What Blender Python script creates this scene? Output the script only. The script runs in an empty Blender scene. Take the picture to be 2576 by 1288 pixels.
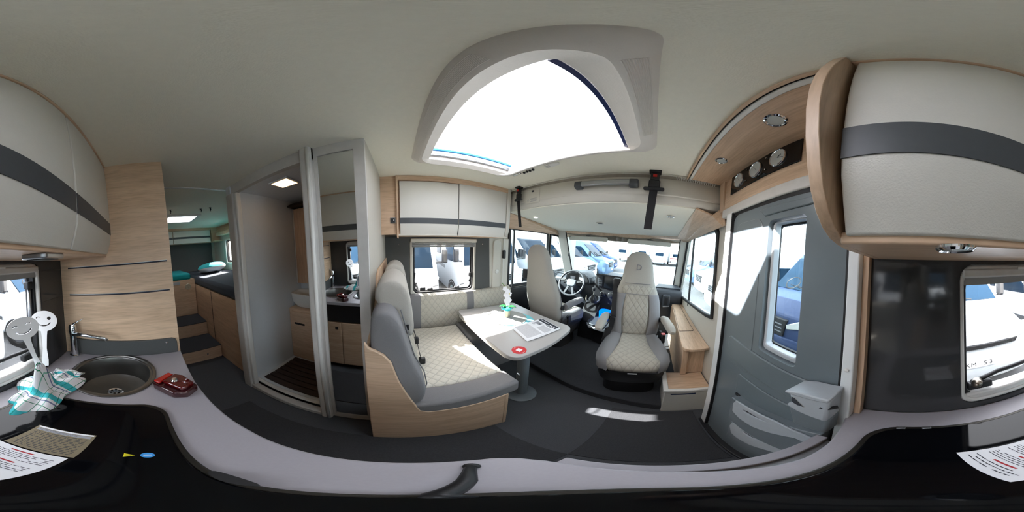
import bpy, bmesh, math, random
from mathutils import Vector, Matrix
random.seed(7)
PI = math.pi
S = bpy.context.scene
FLOOR = 1.43            # the lens stands 1.43 m above the floor; shapes below are measured from the lens
# ------------------------------------------------------------------ camera, world, sun, exposure
cd = bpy.data.cameras.new('camera'); cam = bpy.data.objects.new('camera', cd); S.collection.objects.link(cam)
cd.type = 'PANO'
try: cd.panorama_type = 'EQUIRECTANGULAR'
except Exception: pass
try: cd.cycles.panorama_type = 'EQUIRECTANGULAR'
except Exception: pass
cd.clip_start = 0.01; cd.clip_end = 500
R3 = Matrix(((0.7694478, 0.0194760, -0.6384127), (-0.6373331, 0.0890016, -0.7654314), (0.0419122, 0.9958411, 0.0808948)))
cam.matrix_world = Matrix.Translation((0, 0, FLOOR)) @ R3.to_4x4()
S.camera = cam
w = bpy.data.worlds.new('sky'); S.world = w; w.use_nodes = True
nt = w.node_tree; nt.nodes.clear()
out = nt.nodes.new('ShaderNodeOutputWorld'); bg = nt.nodes.new('ShaderNodeBackground'); sk = nt.nodes.new('ShaderNodeTexSky')
sk.sky_type = 'NISHITA'; sk.sun_disc = False; sk.sun_elevation = math.radians(33); sk.sun_rotation = math.radians(-17)
sk.dust_density = 2.5; sk.ozone_density = 1.0; sk.air_density = 1.0
hz = nt.nodes.new('ShaderNodeMixRGB'); hz.inputs[0].default_value = .45; hz.inputs[2].default_value = (9.6, 9.3, 8.9, 1)   # thin bright cloud veil
nt.links.new(sk.outputs[0], hz.inputs[1]); nt.links.new(hz.outputs[0], bg.inputs[0]); nt.links.new(bg.outputs[0], out.inputs[0])
bg.inputs[1].default_value = 0.34
SUND = Vector((-.37, 1, .667)).normalized()
sl = bpy.data.lights.new('sun', 'SUN'); so = bpy.data.objects.new('sun', sl); S.collection.objects.link(so)
sl.energy = 11; sl.angle = math.radians(.6); sl.color = (1, .97, .93)
so.rotation_euler = SUND.to_track_quat('Z', 'Y').to_euler(); so.location = (0, 0, 8)
def portal(loc, nrm, sx, sy):
    l = bpy.data.lights.new('portal', 'AREA'); l.shape = 'RECTANGLE'; l.size = sx; l.size_y = sy; l.cycles.is_portal = True
    o = bpy.data.objects.new('window_portal', l); S.collection.objects.link(o)
    o.rotation_euler = Vector(nrm).to_track_quat('-Z', 'Z').to_euler(); o.location = Vector(loc) + Vector((0, 0, FLOOR))
portal((.45, .56, .66), (0, 0, -1), .7, .9)
portal((.46, 1.72, -.28), (0, -1, 0), .75, .6)
portal((2.05, 1.72, -.2), (0, -1, 0), 1.6, .85)
portal((-.38, -.56, -.25), (0, 1, 0), .5, .55)
portal((2.0, -.56, -.2), (0, 1, 0), 1.7, .95)
portal((3.05, .57, -.2), (-1, 0, 0), 2.1, .9)
portal((-2.29, .58, .66), (0, 0, -1), .45, .5)
S.view_settings.view_transform = 'Standard'; S.view_settings.look = 'None'; S.view_settings.gamma = 1; S.view_settings.use_curve_mapping = False
S.view_settings.exposure = 3.0
S.cycles.use_denoising = True; S.cycles.max_bounces = 10; S.cycles.diffuse_bounces = 6; S.cycles.transparent_max_bounces = 16
S.cycles.sample_clamp_indirect = 6; S.cycles.caustics_reflective = False; S.cycles.caustics_refractive = False

# ------------------------------------------------------------------ materials
def srgb(c): return tuple(((x/255)/12.92 if x/255 <= .04045 else ((x/255+.055)/1.055)**2.4) for x in c) + (1,)
MATS = {}
def base(name):
    m = bpy.data.materials.new(name); m.use_nodes = True; n = m.node_tree
    return m, n, n.nodes['Principled BSDF']
def tc(n, kind='Object'):
    t = n.nodes.new('ShaderNodeTexCoord'); return t.outputs[kind]
def mat(name, col, rough=.5, metal=0, spec=.5, var=.08, vscale=30, bump=0, bscale=200, coat=0, emit=None, estr=0, lin=False):
    m, n, p = base(name); c = col if lin else srgb(col)
    noise = n.nodes.new('ShaderNodeTexNoise'); noise.inputs['Scale'].default_value = vscale; noise.inputs['Detail'].default_value = 4
    n.links.new(tc(n), noise.inputs['Vector'])
    mx = n.nodes.new('ShaderNodeMixRGB'); mx.inputs[1].default_value = tuple(x*(1-var) for x in c[:3])+(1,); mx.inputs[2].default_value = tuple(min(1, x*(1+var)) for x in c[:3])+(1,)
    n.links.new(noise.outputs['Fac'], mx.inputs[0]); n.links.new(mx.outputs[0], p.inputs['Base Color'])
    p.inputs['Roughness'].default_value = rough; p.inputs['Metallic'].default_value = metal; p.inputs['Specular IOR Level'].default_value = spec
    p.inputs['Coat Weight'].default_value = coat
    if emit: p.inputs['Emission Color'].default_value = srgb(emit); p.inputs['Emission Strength'].default_value = estr
    if bump:
        b = n.nodes.new('ShaderNodeBump'); b.inputs['Strength'].default_value = bump; b.inputs['Distance'].default_value = .002
        n2 = n.nodes.new('ShaderNodeTexNoise'); n2.inputs['Scale'].default_value = bscale; n.links.new(tc(n), n2.inputs['Vector'])
        n.links.new(n2.outputs['Fac'], b.inputs['Height']); n.links.new(b.outputs[0], p.inputs['Normal'])
    MATS[name] = m; return m
def wood(name, c1, c2, scale=(1.2, 14, 14), rough=.45):
    m, n, p = base(name)
    mp = n.nodes.new('ShaderNodeMapping'); mp.inputs['Scale'].default_value = scale; n.links.new(tc(n), mp.inputs[0])
    a = n.nodes.new('ShaderNodeTexNoise'); a.inputs['Scale'].default_value = 1.6; a.inputs['Detail'].default_value = 8; a.inputs['Roughness'].default_value = .62; a.inputs['Distortion'].default_value = .8
    n.links.new(mp.outputs[0], a.inputs['Vector'])
    mp2 = n.nodes.new('ShaderNodeMapping'); mp2.inputs['Scale'].default_value = tuple(x*9 for x in scale); n.links.new(tc(n), mp2.inputs[0])
    b = n.nodes.new('ShaderNodeTexNoise'); b.inputs['Scale'].default_value = 1; b.inputs['Detail'].default_value = 3; n.links.new(mp2.outputs[0], b.inputs['Vector'])
    r = n.nodes.new('ShaderNodeValToRGB'); r.color_ramp.elements[0].position = .34; r.color_ramp.elements[1].position = .68
    r.color_ramp.elements[0].color = srgb(c2); r.color_ramp.elements[1].color = srgb(c1)
    n.links.new(a.outputs['Fac'], r.inputs[0])
    mx = n.nodes.new('ShaderNodeMixRGB'); mx.blend_type = 'MULTIPLY'; mx.inputs[0].default_value = .35
    r2 = n.nodes.new('ShaderNodeValToRGB'); r2.color_ramp.elements[0].position = .3; r2.color_ramp.elements[0].color = (.55, .5, .45, 1); r2.color_ramp.elements[1].position = .55
    n.links.new(b.outputs['Fac'], r2.inputs[0]); n.links.new(r.outputs[0], mx.inputs[1]); n.links.new(r2.outputs[0], mx.inputs[2])
    n.links.new(mx.outputs[0], p.inputs['Base Color']); p.inputs['Roughness'].default_value = rough
    bp = n.nodes.new('ShaderNodeBump'); bp.inputs['Strength'].default_value = .15; bp.inputs['Distance'].default_value = .001
    n.links.new(b.outputs['Fac'], bp.inputs['Height']); n.links.new(bp.outputs[0], p.inputs['Normal'])
    MATS[name] = m; return m
def quilt(name, col, ax=(0, 1), pitch=(.075, .11), seam=.84):
    """fabric with stitched diamonds; ax: the two object axes the diamonds lie in"""
    m, n, p = base(name); c = srgb(col)
    sp = n.nodes.new('ShaderNodeSeparateXYZ'); n.links.new(tc(n), sp.inputs[0])
    def mth(op, a, b=None):
        q = n.nodes.new('ShaderNodeMath'); q.operation = op
        for i, v in enumerate((a, b)):
            if v is None: continue
            if isinstance(v, (int, float)): q.inputs[i].default_value = v
            else: n.links.new(v, q.inputs[i])
        return q.outputs[0]
    u = mth('DIVIDE', sp.outputs[ax[0]], pitch[0]); v = mth('DIVIDE', sp.outputs[ax[1]], pitch[1])
    def tri(x): return mth('ABSOLUTE', mth('SUBTRACT', mth('FRACT', x), .5))
    d = mth('MINIMUM', mth('SUBTRACT', .5, tri(mth('ADD', u, v))), mth('SUBTRACT', .5, tri(mth('SUBTRACT', u, v))))
    h = mth('MINIMUM', mth('MULTIPLY', d, 4), 1)
    h2 = mth('POWER', h, .5)
    b = n.nodes.new('ShaderNodeBump'); b.inputs['Strength'].default_value = .7; b.inputs['Distance'].default_value = .005
    nz = n.nodes.new('ShaderNodeTexNoise'); nz.inputs['Scale'].default_value = 350; n.links.new(tc(n), nz.inputs['Vector'])
    hh = mth('ADD', h2, mth('MULTIPLY', nz.outputs['Fac'], .15)); n.links.new(hh, b.inputs['Height']); n.links.new(b.outputs[0], p.inputs['Normal'])
    mx = n.nodes.new('ShaderNodeMixRGB'); mx.inputs[1].default_value = tuple(x*seam for x in c[:3])+(1,); mx.inputs[2].default_value = c
    n.links.new(mth('MINIMUM', mth('MULTIPLY', d, 12), 1), mx.inputs[0]); n.links.new(mx.outputs[0], p.inputs['Base Color'])
    p.inputs['Roughness'].default_value = .95; p.inputs['Specular IOR Level'].default_value = .1
    MATS[name] = m; return m
def glass(name, tint=(1, 1, 1), refl=.06, dark=1.0):
    m = bpy.data.materials.new(name); m.use_nodes = True; n = m.node_tree; n.nodes.clear()
    o = n.nodes.new('ShaderNodeOutputMaterial'); t = n.nodes.new('ShaderNodeBsdfTransparent'); g = n.nodes.new('ShaderNodeBsdfGlossy'); mx = n.nodes.new('ShaderNodeMixShader')
    lw = n.nodes.new('ShaderNodeLayerWeight'); lw.inputs[0].default_value = .5
    pw_ = n.nodes.new('ShaderNodeMath'); pw_.operation = 'POWER'; pw_.inputs[1].default_value = 5; n.links.new(lw.outputs['Facing'], pw_.inputs[0])
    f = n.nodes.new('ShaderNodeMath'); f.operation = 'MULTIPLY_ADD'; f.inputs[1].default_value = .7; f.inputs[2].default_value = refl*.5; n.links.new(pw_.outputs[0], f.inputs[0])
    t.inputs[0].default_value = tuple(x*dark for x in tint)+(1,); g.inputs['Roughness'].default_value = .02
    n.links.new(f.outputs[0], mx.inputs[0]); n.links.new(t.outputs[0], mx.inputs[1]); n.links.new(g.outputs[0], mx.inputs[2]); n.links.new(mx.outputs[0], o.inputs[0])
    MATS[name] = m; return m
mat('ceiling', (238, 236, 222), .85, var=.04, vscale=60, bump=.35, bscale=260)
mat('wall_cream', (190, 186, 176), .6, var=.03)
mat('white_lacquer', (212, 210, 202), .45, var=.02, vscale=80, bump=.2, bscale=420)
mat('stripe_grey', (72, 76, 80), .45, var=.08, vscale=90)
mat('seam_grey', (120, 120, 122), .5)
mat('worktop', (160, 157, 163), .42, var=.05, vscale=240)
mat('hob_glass', (5, 6, 9), .05, spec=.32, var=0)
mat('rubber', (22, 22, 24), .6)
mat('hob_rim', (60, 58, 54), .35, metal=.7)
mat('splash', (58, 59, 61), .08, spec=.4, var=.06, vscale=12)
mat('anthracite', (78, 80, 80), .7, var=.05)
mat('steel', (150, 142, 132), .28, metal=1, var=.04)
mat('sink_steel', (128, 127, 124), .38, metal=1, var=.06)
mat('chrome', (225, 228, 232), .06, metal=1, var=0)
mat('alu', (175, 178, 182), .35, metal=1, var=.02)
mat('fabric_light', (166, 162, 154), .95, spec=.1, var=.1, vscale=300, bump=.4, bscale=500)
mat('headrest_fabric', (184, 180, 172), .95, spec=.1, var=.1, vscale=300, bump=.4, bscale=500)
mat('fabric_dark', (132, 131, 133), .95, spec=.1, var=.1, vscale=300, bump=.4, bscale=500)
quilt('quilt_bench', (216, 212, 200), (0, 1), (.062, .062))  # quilt_seat fabric, lightened in colour to stand in for bounce light on the bench
quilt('quilt_seat', (168, 164, 154), (0, 1), (.062, .062))
quilt('quilt_wall', (192, 188, 176), (0, 2), (.062, .085))
quilt('quilt_back', (168, 164, 154), (1, 2), (.058, .085))
mat('carpet', (84, 86, 90), .98, spec=.05, var=.25, vscale=180, bump=.8, bscale=400)
mat('mat_carpet', (70, 71, 74), .98, spec=.05, var=.25, vscale=180, bump=.8, bscale=500)
mat('black_plastic', (26, 27, 30), .5, var=.05, bump=.15)
mat('dash_plastic', (52, 56, 62), .55, var=.06, bump=.2)
mat('grey_plastic', (108, 116, 122), .35, var=.03, bump=.1, bscale=700)
mat('light_plastic', (170, 176, 182), .4, var=.02)
mat('door_plastic', (104, 114, 120), .28, var=.03, bump=.08, bscale=500)
mat('white_plastic', (226, 226, 222), .4, var=.02)
mat('spatula_white', (248, 248, 248), .5, var=.0)
mat('cream_plastic', (208, 205, 196), .45, var=.02)
mat('shroud', (222, 218, 212), .6, var=.03, bump=.15)
mat('white_frame', (222, 226, 228), .3, var=.02)
mat('paint_white', (196, 202, 208), .5, spec=.3, var=.01)
mat('paint_silver', (92, 116, 142), .45, metal=0, spec=.25, var=.02)
mat('paint_blue', (24, 58, 112), .45, metal=0, spec=.25, var=.02)
mat('paint_navy', (48, 62, 92), .45, metal=0, spec=.25, var=.02)
mat('car_glass', (20, 38, 54), .25, spec=.08, var=.25, vscale=2)
mat('tyre', (24, 24, 24), .8)
mat('asphalt', (98, 100, 102), .95, var=.12, vscale=3, bump=.5, bscale=60)
mat('red_plastic', (190, 24, 18), .35)
mat('red_lens', (82, 3, 5), .05, spec=.7, coat=.6, var=.4, vscale=40)
mat('smoke_lens', (58, 22, 26), .12, spec=.6, coat=.5)
mat('teal', (66, 196, 204), .9, var=.08, bump=.3)
mat('teal_deep', (0, 138, 142), .9, var=.1, bump=.3)
mat('bed_dark', (64, 70, 80), .95, var=.15, vscale=60, bump=.5)
mat('belt', (18, 18, 22), .7, var=.2, vscale=200)
mat('leaf', (20, 110, 44), .4, var=.3, vscale=15)
mat('petal', (244, 244, 246), .6, var=.03)
mat('stem', (112, 140, 52), .5)
mat('paper', (226, 228, 232), .8, var=.01)
mat('ink', (48, 50, 60), .8); mat('ink_grey', (150, 152, 158), .8); mat('ink_red', (170, 40, 50), .8)
mat('brown_paper', (122, 112, 88), .7, var=.05)
mat('yellow', (220, 210, 20), .5); mat('sky_blue', (60, 150, 220), .5); mat('blue_gloss', (0, 80, 220), .15, var=.2, vscale=30)
mat('dial', (196, 200, 196), .25, var=.04)
mat('tail_amber', (170, 14, 10), .1, coat=.8)
mat('lamp_lit', (255, 214, 150), .5, emit=(255, 200, 140), estr=.8)
mat('lamp_led', (250, 250, 245), .4, emit=(255, 250, 240), estr=2.0)
mat('screen', (14, 18, 24), .15)
mat('mirror', (225, 228, 228), .015, metal=1, var=0)
mat('bath_grey', (222, 228, 233), .35, var=.03)
mat('table_grey', (172, 170, 168), .4, var=.02)
mat('skirt_grey', (200, 198, 194), .5)
mat('blind', (150, 150, 148), .7, var=.05)
mat('placemat', (150, 152, 148), .9, var=.3, vscale=250)
mat('teal_mat', (120, 200, 210), .8, var=.12, vscale=60)
mat('red_disc', (196, 30, 34), .45)
mat('galv', (190, 185, 165), .4, metal=.6, var=.35, vscale=40)
mat('grey_curtain', (168, 162, 152), .8, var=.2, vscale=25)
mat('navy_edge', (30, 44, 90), .3)
wood('oak', (220, 191, 163), (200, 169, 140))
wood('oak_vert', (220, 191, 163), (200, 169, 140), (14, 14, 1.2))
wood('oak_y', (220, 191, 163), (200, 169, 140), (10, 1.2, 14))
wood('oak_y_lifted', (238, 208, 176), (216, 184, 152), (10, 1.2, 14))  # oak_y copy, colour raised to offset the shade under the overhead cabinet
wood('dark_wood', (70, 52, 44), (48, 34, 30), (2, 14, 14))
glass('glass', dark=.72); glass('glass_tint', (.90, .98, 1.0), dark=.60)
glass('skylight_glass', (.98, .98, 1.0), dark=.70)
# tea towel: checks
def towel_mat():
    m, n, p = base('tea_towel'); tcd = tc(n, 'UV')
    sp = n.nodes.new('ShaderNodeSeparateXYZ'); n.links.new(tcd, sp.inputs[0])
    def ramp(src, mult, stops):
        q = n.nodes.new('ShaderNodeMath'); q.operation = 'MULTIPLY'; q.inputs[1].default_value = mult; n.links.new(src, q.inputs[0])
        f = n.nodes.new('ShaderNodeMath'); f.operation = 'FRACT'; n.links.new(q.outputs[0], f.inputs[0])
        r = n.nodes.new('ShaderNodeValToRGB'); r.color_ramp.interpolation = 'CONSTANT'
        r.color_ramp.elements[0].color = (1, 1, 1, 1); r.color_ramp.elements[0].position = 0; r.color_ramp.elements[1].position = .99; r.color_ramp.elements[1].color = (1, 1, 1, 1)
        for pos, c in stops:
            e = r.color_ramp.elements.new(pos); e.color = c
        n.links.new(f.outputs[0], r.inputs[0]); return r.outputs[0]
    W_ = (1, 1, 1, 1)
    a = ramp(sp.outputs[0], 3.2, [(.1, srgb((70, 200, 205))), (.34, W_), (.44, srgb((130, 135, 170))), (.49, W_), (.7, srgb((20, 130, 90))), (.73, W_)])
    b = ramp(sp.outputs[1], 4.5, [(.2, srgb((20, 130, 90))), (.25, W_), (.6, srgb((150, 210, 190))), (.66, W_)])
    mx = n.nodes.new('ShaderNodeMixRGB'); mx.blend_type = 'MULTIPLY'; mx.inputs[0].default_value = 1; n.links.new(a, mx.inputs[1]); n.links.new(b, mx.inputs[2])
    m2 = n.nodes.new('ShaderNodeMixRGB'); m2.blend_type = 'MULTIPLY'; m2.inputs[0].default_value = 1; m2.inputs[2].default_value = (.78, .78, .8, 1); n.links.new(mx.outputs[0], m2.inputs[1])
    n.links.new(m2.outputs[0], p.inputs['Base Color']); p.inputs['Roughness'].default_value = .95; MATS['tea_towel'] = m
towel_mat()

# ------------------------------------------------------------------ helpers
COL = S.collection
PLACED = set()
class B:
    def __init__(s): s.bm = bmesh.new()
    def add(s, vs, fs):
        v = [s.bm.verts.new(p) for p in vs]
        for f in fs:
            try: s.bm.faces.new([v[i] for i in f])
            except ValueError: pass
        return s
    def box(s, x0, x1, y0, y1, z0, z1, M=None):
        vs = [Vector((x, y, z)) for x in (x0, x1) for y in (y0, y1) for z in (z0, z1)]
        if M is not None: vs = [M @ v for v in vs]
        return s.add(vs, [(0, 1, 3, 2), (4, 6, 7, 5), (0, 4, 5, 1), (2, 3, 7, 6), (0, 2, 6, 4), (1, 5, 7, 3)])
    def prism(s, pts, axis, a, b, M=None):
        """pts: 2D outline; axis 'x': pts=(y,z); 'y': pts=(x,z); 'z': pts=(x,y)"""
        f = {'x': lambda p, t: (t, p[0], p[1]), 'y': lambda p, t: (p[0], t, p[1]), 'z': lambda p, t: (p[0], p[1], t)}[axis]
        n = len(pts); vs = [Vector(f(p, a)) for p in pts] + [Vector(f(p, b)) for p in pts]
        if M is not None: vs = [M @ v for v in vs]
        return s.add(vs, [tuple(range(n)), tuple(range(2*n-1, n-1, -1))] + [(i, (i+1) % n, n+(i+1) % n, n+i) for i in range(n)])
    def plate(s, outer, holes, axis, a, b):
        """slab with holes"""
        f = {'x': lambda p, t: (t, p[0], p[1]), 'y': lambda p, t: (p[0], t, p[1]), 'z': lambda p, t: (p[0], p[1], t)}[axis]
        t = bmesh.new(); es = []
        for loop in [outer]+holes:
            vs = [t.verts.new(f(p, a)) for p in loop]
            es += [t.edges.new((vs[i], vs[(i+1) % len(vs)])) for i in range(len(vs))]
        bmesh.ops.triangle_fill(t, use_beauty=True, use_dissolve=False, edges=es)
        r = bmesh.ops.extrude_face_region(t, geom=t.faces[:])
        d = Vector(f((0, 0), b)) - Vector(f((0, 0), a))
        bmesh.ops.translate(t, verts=[g for g in r['geom'] if isinstance(g, bmesh.types.BMVert)], vec=d)
        me = bpy.data.meshes.new('t'); bmesh.ops.recalc_face_normals(t, faces=t.faces[:]); t.to_mesh(me); t.free(); s.bm.from_mesh(me); bpy.data.meshes.remove(me)
        return s
    def loft(s, rings, cap=True, closed=True):
        n = len(rings[0]); V = [[s.bm.verts.new(p) for p in r] for r in rings]
        for i in range(len(rings)-1):
            for j in range(n if closed else n-1):
                try: s.bm.faces.new((V[i][j], V[i][(j+1) % n], V[i+1][(j+1) % n], V[i+1][j]))
                except ValueError: pass
        if cap and closed:
            s.bm.faces.new(V[0][::-1]); s.bm.faces.new(V[-1])
        return s
    def tube(s, path, r, n=8, flat=1.0):
        path = [Vector(p) for p in path]; rings = []
        up = Vector((0, 0, 1))
        for i, p in enumerate(path):
            d = (path[min(i+1, len(path)-1)] - path[max(i-1, 0)]).normalized()
            if abs(d.dot(up)) > .95: u = d.cross(Vector((1, 0, 0))).normalized()
            else: u = d.cross(up).normalized()
            v = u.cross(d).normalized(); rr = r[i] if isinstance(r, (list, tuple)) else r
            rings.append([p + u*rr*math.cos(2*PI*k/n) + v*rr*flat*math.sin(2*PI*k/n) for k in range(n)])
        return s.loft(rings)
    def lathe(s, prof, c=(0, 0, 0), axis=(0, 0, 1), n=24, cap=True):
        q = Vector(axis).normalized().to_track_quat('Z', 'Y').to_matrix(); c = Vector(c)
        return s.loft([[c + q @ Vector((r*math.cos(2*PI*k/n), r*math.sin(2*PI*k/n), z)) for k in range(n)] for r, z in prof], cap)
    def strip(s, a, b, closed=False):
        n = len(a); A_ = [s.bm.verts.new(p) for p in a]; B_ = [s.bm.verts.new(p) for p in b]
        for i in range(n if closed else n-1):
            s.bm.faces.new((A_[i], A_[(i+1) % n], B_[(i+1) % n], B_[i]))
        return s
def link(name, bm, m, parent=None, bevel=0, smooth=False, seg=2, sub=0, solid=0):
    b = bm.bm if isinstance(bm, B) else bm
    bmesh.ops.recalc_face_normals(b, faces=b.faces[:])
    me = bpy.data.meshes.new(name); b.to_mesh(me); b.free()
    ms = m if isinstance(m, (list, tuple)) else [m]
    for x in ms: me.materials.append(MATS[x])
    o = bpy.data.objects.new(name, me); COL.objects.link(o)
    if parent: o.parent = parent
    if solid:
        q = o.modifiers.new('thick', 'SOLIDIFY'); q.thickness = solid; q.offset = 0
    if bevel:
        q = o.modifiers.new('edge', 'BEVEL'); q.width = bevel; q.segments = seg; q.limit_method = 'ANGLE'; q.angle_limit = math.radians(40)
    if sub:
        q = o.modifiers.new('soft', 'SUBSURF'); q.levels = sub; q.render_levels = sub
    if smooth or sub or bevel:
        for p in me.polygons: p.use_smooth = True
        if not sub and (smooth is not True or bevel):
            try: me.set_sharp_from_angle(angle=math.radians(35))
            except Exception: pass
    return o
def tag(o, label=None, cat=None, group=None, kind=None):
    if label: o['label'] = label
    if cat: o['category'] = cat
    if group: o['group'] = group
    if kind: o['kind'] = kind
    return o
def thing(name, label, cat, group=None, loc=None, rz=0):
    o = bpy.data.objects.new(name, None); COL.objects.link(o); tag(o, label, cat, group)
    if loc is not None: o.location = loc; o.rotation_euler = (0, 0, rz); PLACED.add(o)
    return o
def struct(name, label=None, empty=False):
    o = bpy.data.objects.new(name, None); COL.objects.link(o); o['kind'] = 'structure'
    if label: o['label'] = label
    return o
def slab(name, b, m, label=None, **k):
    o = link(name, b, m, **k); o['kind'] = 'structure'
    if label: o['label'] = label
    return o
def rrect(x0, x1, y0, y1, r=.04, n=6):
    rs = r if isinstance(r, (tuple, list)) else (r,)*4
    out = []
    for (cx, cy, a0), q in zip(((x1, y1, 0), (x0, y1, 90), (x0, y0, 180), (x1, y0, 270)), rs):
        sx = -1 if cx == x1 else 1; sy = -1 if cy == y1 else 1
        for k in range(n+1):
            a = math.radians(a0 + 90*k/n); out.append((cx+sx*q+q*math.cos(a), cy+sy*q+q*math.sin(a)))
    return out
def scalep(pts, d):
    """inset a polygon towards its centre by about d"""
    cx = sum(p[0] for p in pts)/len(pts); cy = sum(p[1] for p in pts)/len(pts)
    xs = [p[0] for p in pts]; ys = [p[1] for p in pts]
    fx = 1-2*d/(max(xs)-min(xs)); fy = 1-2*d/(max(ys)-min(ys))
    return [(cx+(p[0]-cx)*fx, cy+(p[1]-cy)*fy) for p in pts]
def sell(c, a, b, e=2.6, n=28, ax=((1, 0, 0), (0, 1, 0))):
    """superellipse ring about c with half-axes a,b along ax"""
    u, v = Vector(ax[0]), Vector(ax[1]); c = Vector(c); o = []
    for k in range(n):
        t = 2*PI*k/n; ct, st = math.cos(t), math.sin(t)
        o.append(c + u*a*math.copysign(abs(ct)**(2/e), ct) + v*b*math.copysign(abs(st)**(2/e), st))
    return o
def arc(cx, cy, r, a0, a1, n=8): return [(cx+r*math.cos(math.radians(a0+(a1-a0)*k/n)), cy+r*math.sin(math.radians(a0+(a1-a0)*k/n))) for k in range(n+1)]
def text(s, size, loc, rot, m, parent, ext=.0005, name='lettering', align='CENTER'):
    c = bpy.data.curves.new(name, 'FONT'); c.body = s; c.size = size; c.extrude = ext; c.align_x = align; c.align_y = 'CENTER'; c.resolution_u = 3
    c.materials.append(MATS[m]); o = bpy.data.objects.new(name, c); COL.objects.link(o)
    dg = bpy.context.evaluated_depsgraph_get(); me = bpy.data.meshes.new_from_object(o.evaluated_get(dg))
    if not me.materials: me.materials.append(MATS[m])
    bpy.data.objects.remove(o); me.transform(Matrix.Translation(loc) @ (rot if isinstance(rot, Matrix) else Matrix.Identity(4)))
    q = bpy.data.objects.new(name, me); COL.objects.link(q); q.parent = parent; return q
def face(xdir, ydir):
    x = Vector(xdir).normalized(); y = Vector(ydir).normalized(); z = x.cross(y)
    return Matrix((x, y, z)).transposed().to_4x4()
H = .55; WT = -.54; FL = -1.43; YL = 1.65; YR = -.47; PLAT = -1.36
# ================================================================== SETTING
slab('floor', B().box(-3.5, 1.9, YR, YL, FL-.05, FL), 'carpet', 'dark charcoal carpeted floor of the motorhome aisle')
# raised cab floor with its curved step edge
ped = [(1.14, 1.62), (1.15, 1.10), (1.13, .80), (1.08, .48), (1.04, .1), (1.0, -.14), (1.0, -.46), (2.7, -.46), (2.7, 1.62)]
slab('cab_floor', B().prism(ped, 'z', FL, PLAT), 'mat_carpet', 'raised dark carpeted cab floor with a curved step edge', bevel=.012)
e1 = [(x-.004, y, PLAT+.004) for x, y in ped[:6]]
slab('trim_1', B().tube(e1, .007, 6), 'black_plastic', 'thin dark nosing along the curved step to the cab')
# carpets laid on the aisle floor, separate rectangles
tag(link('aisle_mat', B().box(-.92, .42, .14, .56, FL, FL+.008), 'mat_carpet', bevel=.003), 'dark ribbed aisle mat on the floor beside the dinette bench', 'mat')
tag(link('entrance_mat', B().box(.42, .97, -.36, .14, FL, FL+.007), 'mat_carpet', bevel=.003), 'dark doormat on the floor inside the entrance door', 'mat')
# roof / ceiling, holes for both skylights
sky_hole = rrect(.165, .725, .15, .96, .03)
rear_hole = rrect(-2.50, -2.09, .36, .80, .02)
slab('ceiling', B().plate([(-3.5, YR-.05), (1.9, YR-.05), (1.9, YL+.05), (-3.5, YL+.05)], [sky_hole[::-1], rear_hole[::-1]], 'z', H, H+.06), 'ceiling', 'pale grey textured ceiling panel')
slab('ceiling_2', B().box(1.9, 2.75, YR-.05, YL+.05, H, H+.06), 'ceiling', 'ceiling above the drop-down bed over the cab')
slab('trim_2', B().box(-1.215, -1.19, YR, YL, H-.006, H), 'white_plastic', 'thin white joint strip across the ceiling at the bedroom')
# walls
win1 = rrect(.135, .815, -.555, .0, .05)               # dinette window opening (x,z)
winD = [(1.33, -.56), (2.13, -.575), (2.09, .175), (1.33, .175)]
winQ = [(2.20, -.58), (2.82, -.62), (2.86, -.56), (2.58, .14), (2.20, .165)]
winB = rrect(-2.92, -2.55, -.22, .23, .03)
slab('wall_left', B().plate([(-3.5, FL), (3.1, FL), (3.1, H), (-3.5, H)], [win1[::-1], winD, winQ, winB[::-1]], 'y', YL, YL+.035), 'wall_cream', 'cream outer wall behind the dinette and the driver seat')
winK = rrect(-.605, -.15, -.50, .005, .045)
winR = [(1.165, -.46), (1.3, -.49), (2.64, -.66), (2.70, -.61), (2.36, .21), (2.30, .235), (1.24, .225), (1.195, .18)]
doorO = [(.165, FL-.1), (.80, FL-.1), (.80, .26), (.165, .26)]
slab('wall_right', B().plate([(-3.5, FL), (-3.5, H), (3.1, H), (3.1, FL), (.80, FL), (.80, .27), (.165, .27), (.165, FL)], [winK[::-1], winR], 'y', YR-.035, YR), 'wall_cream', 'cream outer wall behind the kitchen and the cab window')
slab('wall_rear', B().box(-3.54, -3.5, YR, YL, FL, H), 'wall_cream', 'cream rear wall behind the beds')
# front: below the windscreen, above it, pillars
slab('wall_front', B().box(2.98, 3.04, YR, YL, FL, -.62), 'wall_cream', 'front wall under the windscreen')
# ---- dinette wall: dark grey panel, cream pillar
struct_panel = B().plate([(-.137, -.62), (1.03, -.62), (1.0, .05), (-.137, .05)], [rrect(.105, .83, -.575, .03, .055)[::-1]], 'y', 1.625, YL)
dp = slab('wall_left_panel', struct_panel, 'anthracite', 'matte dark grey wall panel around the dinette window')
for x, z in ((.002, -.03), (.911, -.026), (.911, -.552), (.05, -.555)):
    link('screw_cap', B().lathe([(.007, 0), (.006, .004), (.002, .005)], (x, 1.625, z), (0, -1, 0), 10), 'chrome', dp)
pil = slab('trim_3', B().prism([(1.0, .05), (1.03, -.62), (1.30, -.62), (1.30, .05)], 'y', 1.632, YL), 'cream_plastic', 'cream pillar trim between dinette window and driver window', bevel=.01)
link('pillar_cover', B().prism(rrect(1.055, 1.17, -.60, .035, .05), 'y', 1.612, 1.634), 'cream_plastic', pil, bevel=.008)
link('speaker_cap', B().lathe([(.028, 0), (.028, .004), (.02, .006), (.006, .004), (.003, .008)], (1.115, 1.612, -.355), (0, -1, 0), 24), 'white_plastic', pil, smooth=True)
link('cord_rail', B().box(1.205, 1.213, 1.615, 1.632, -.62, .05), 'white_plastic', pil)
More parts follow.
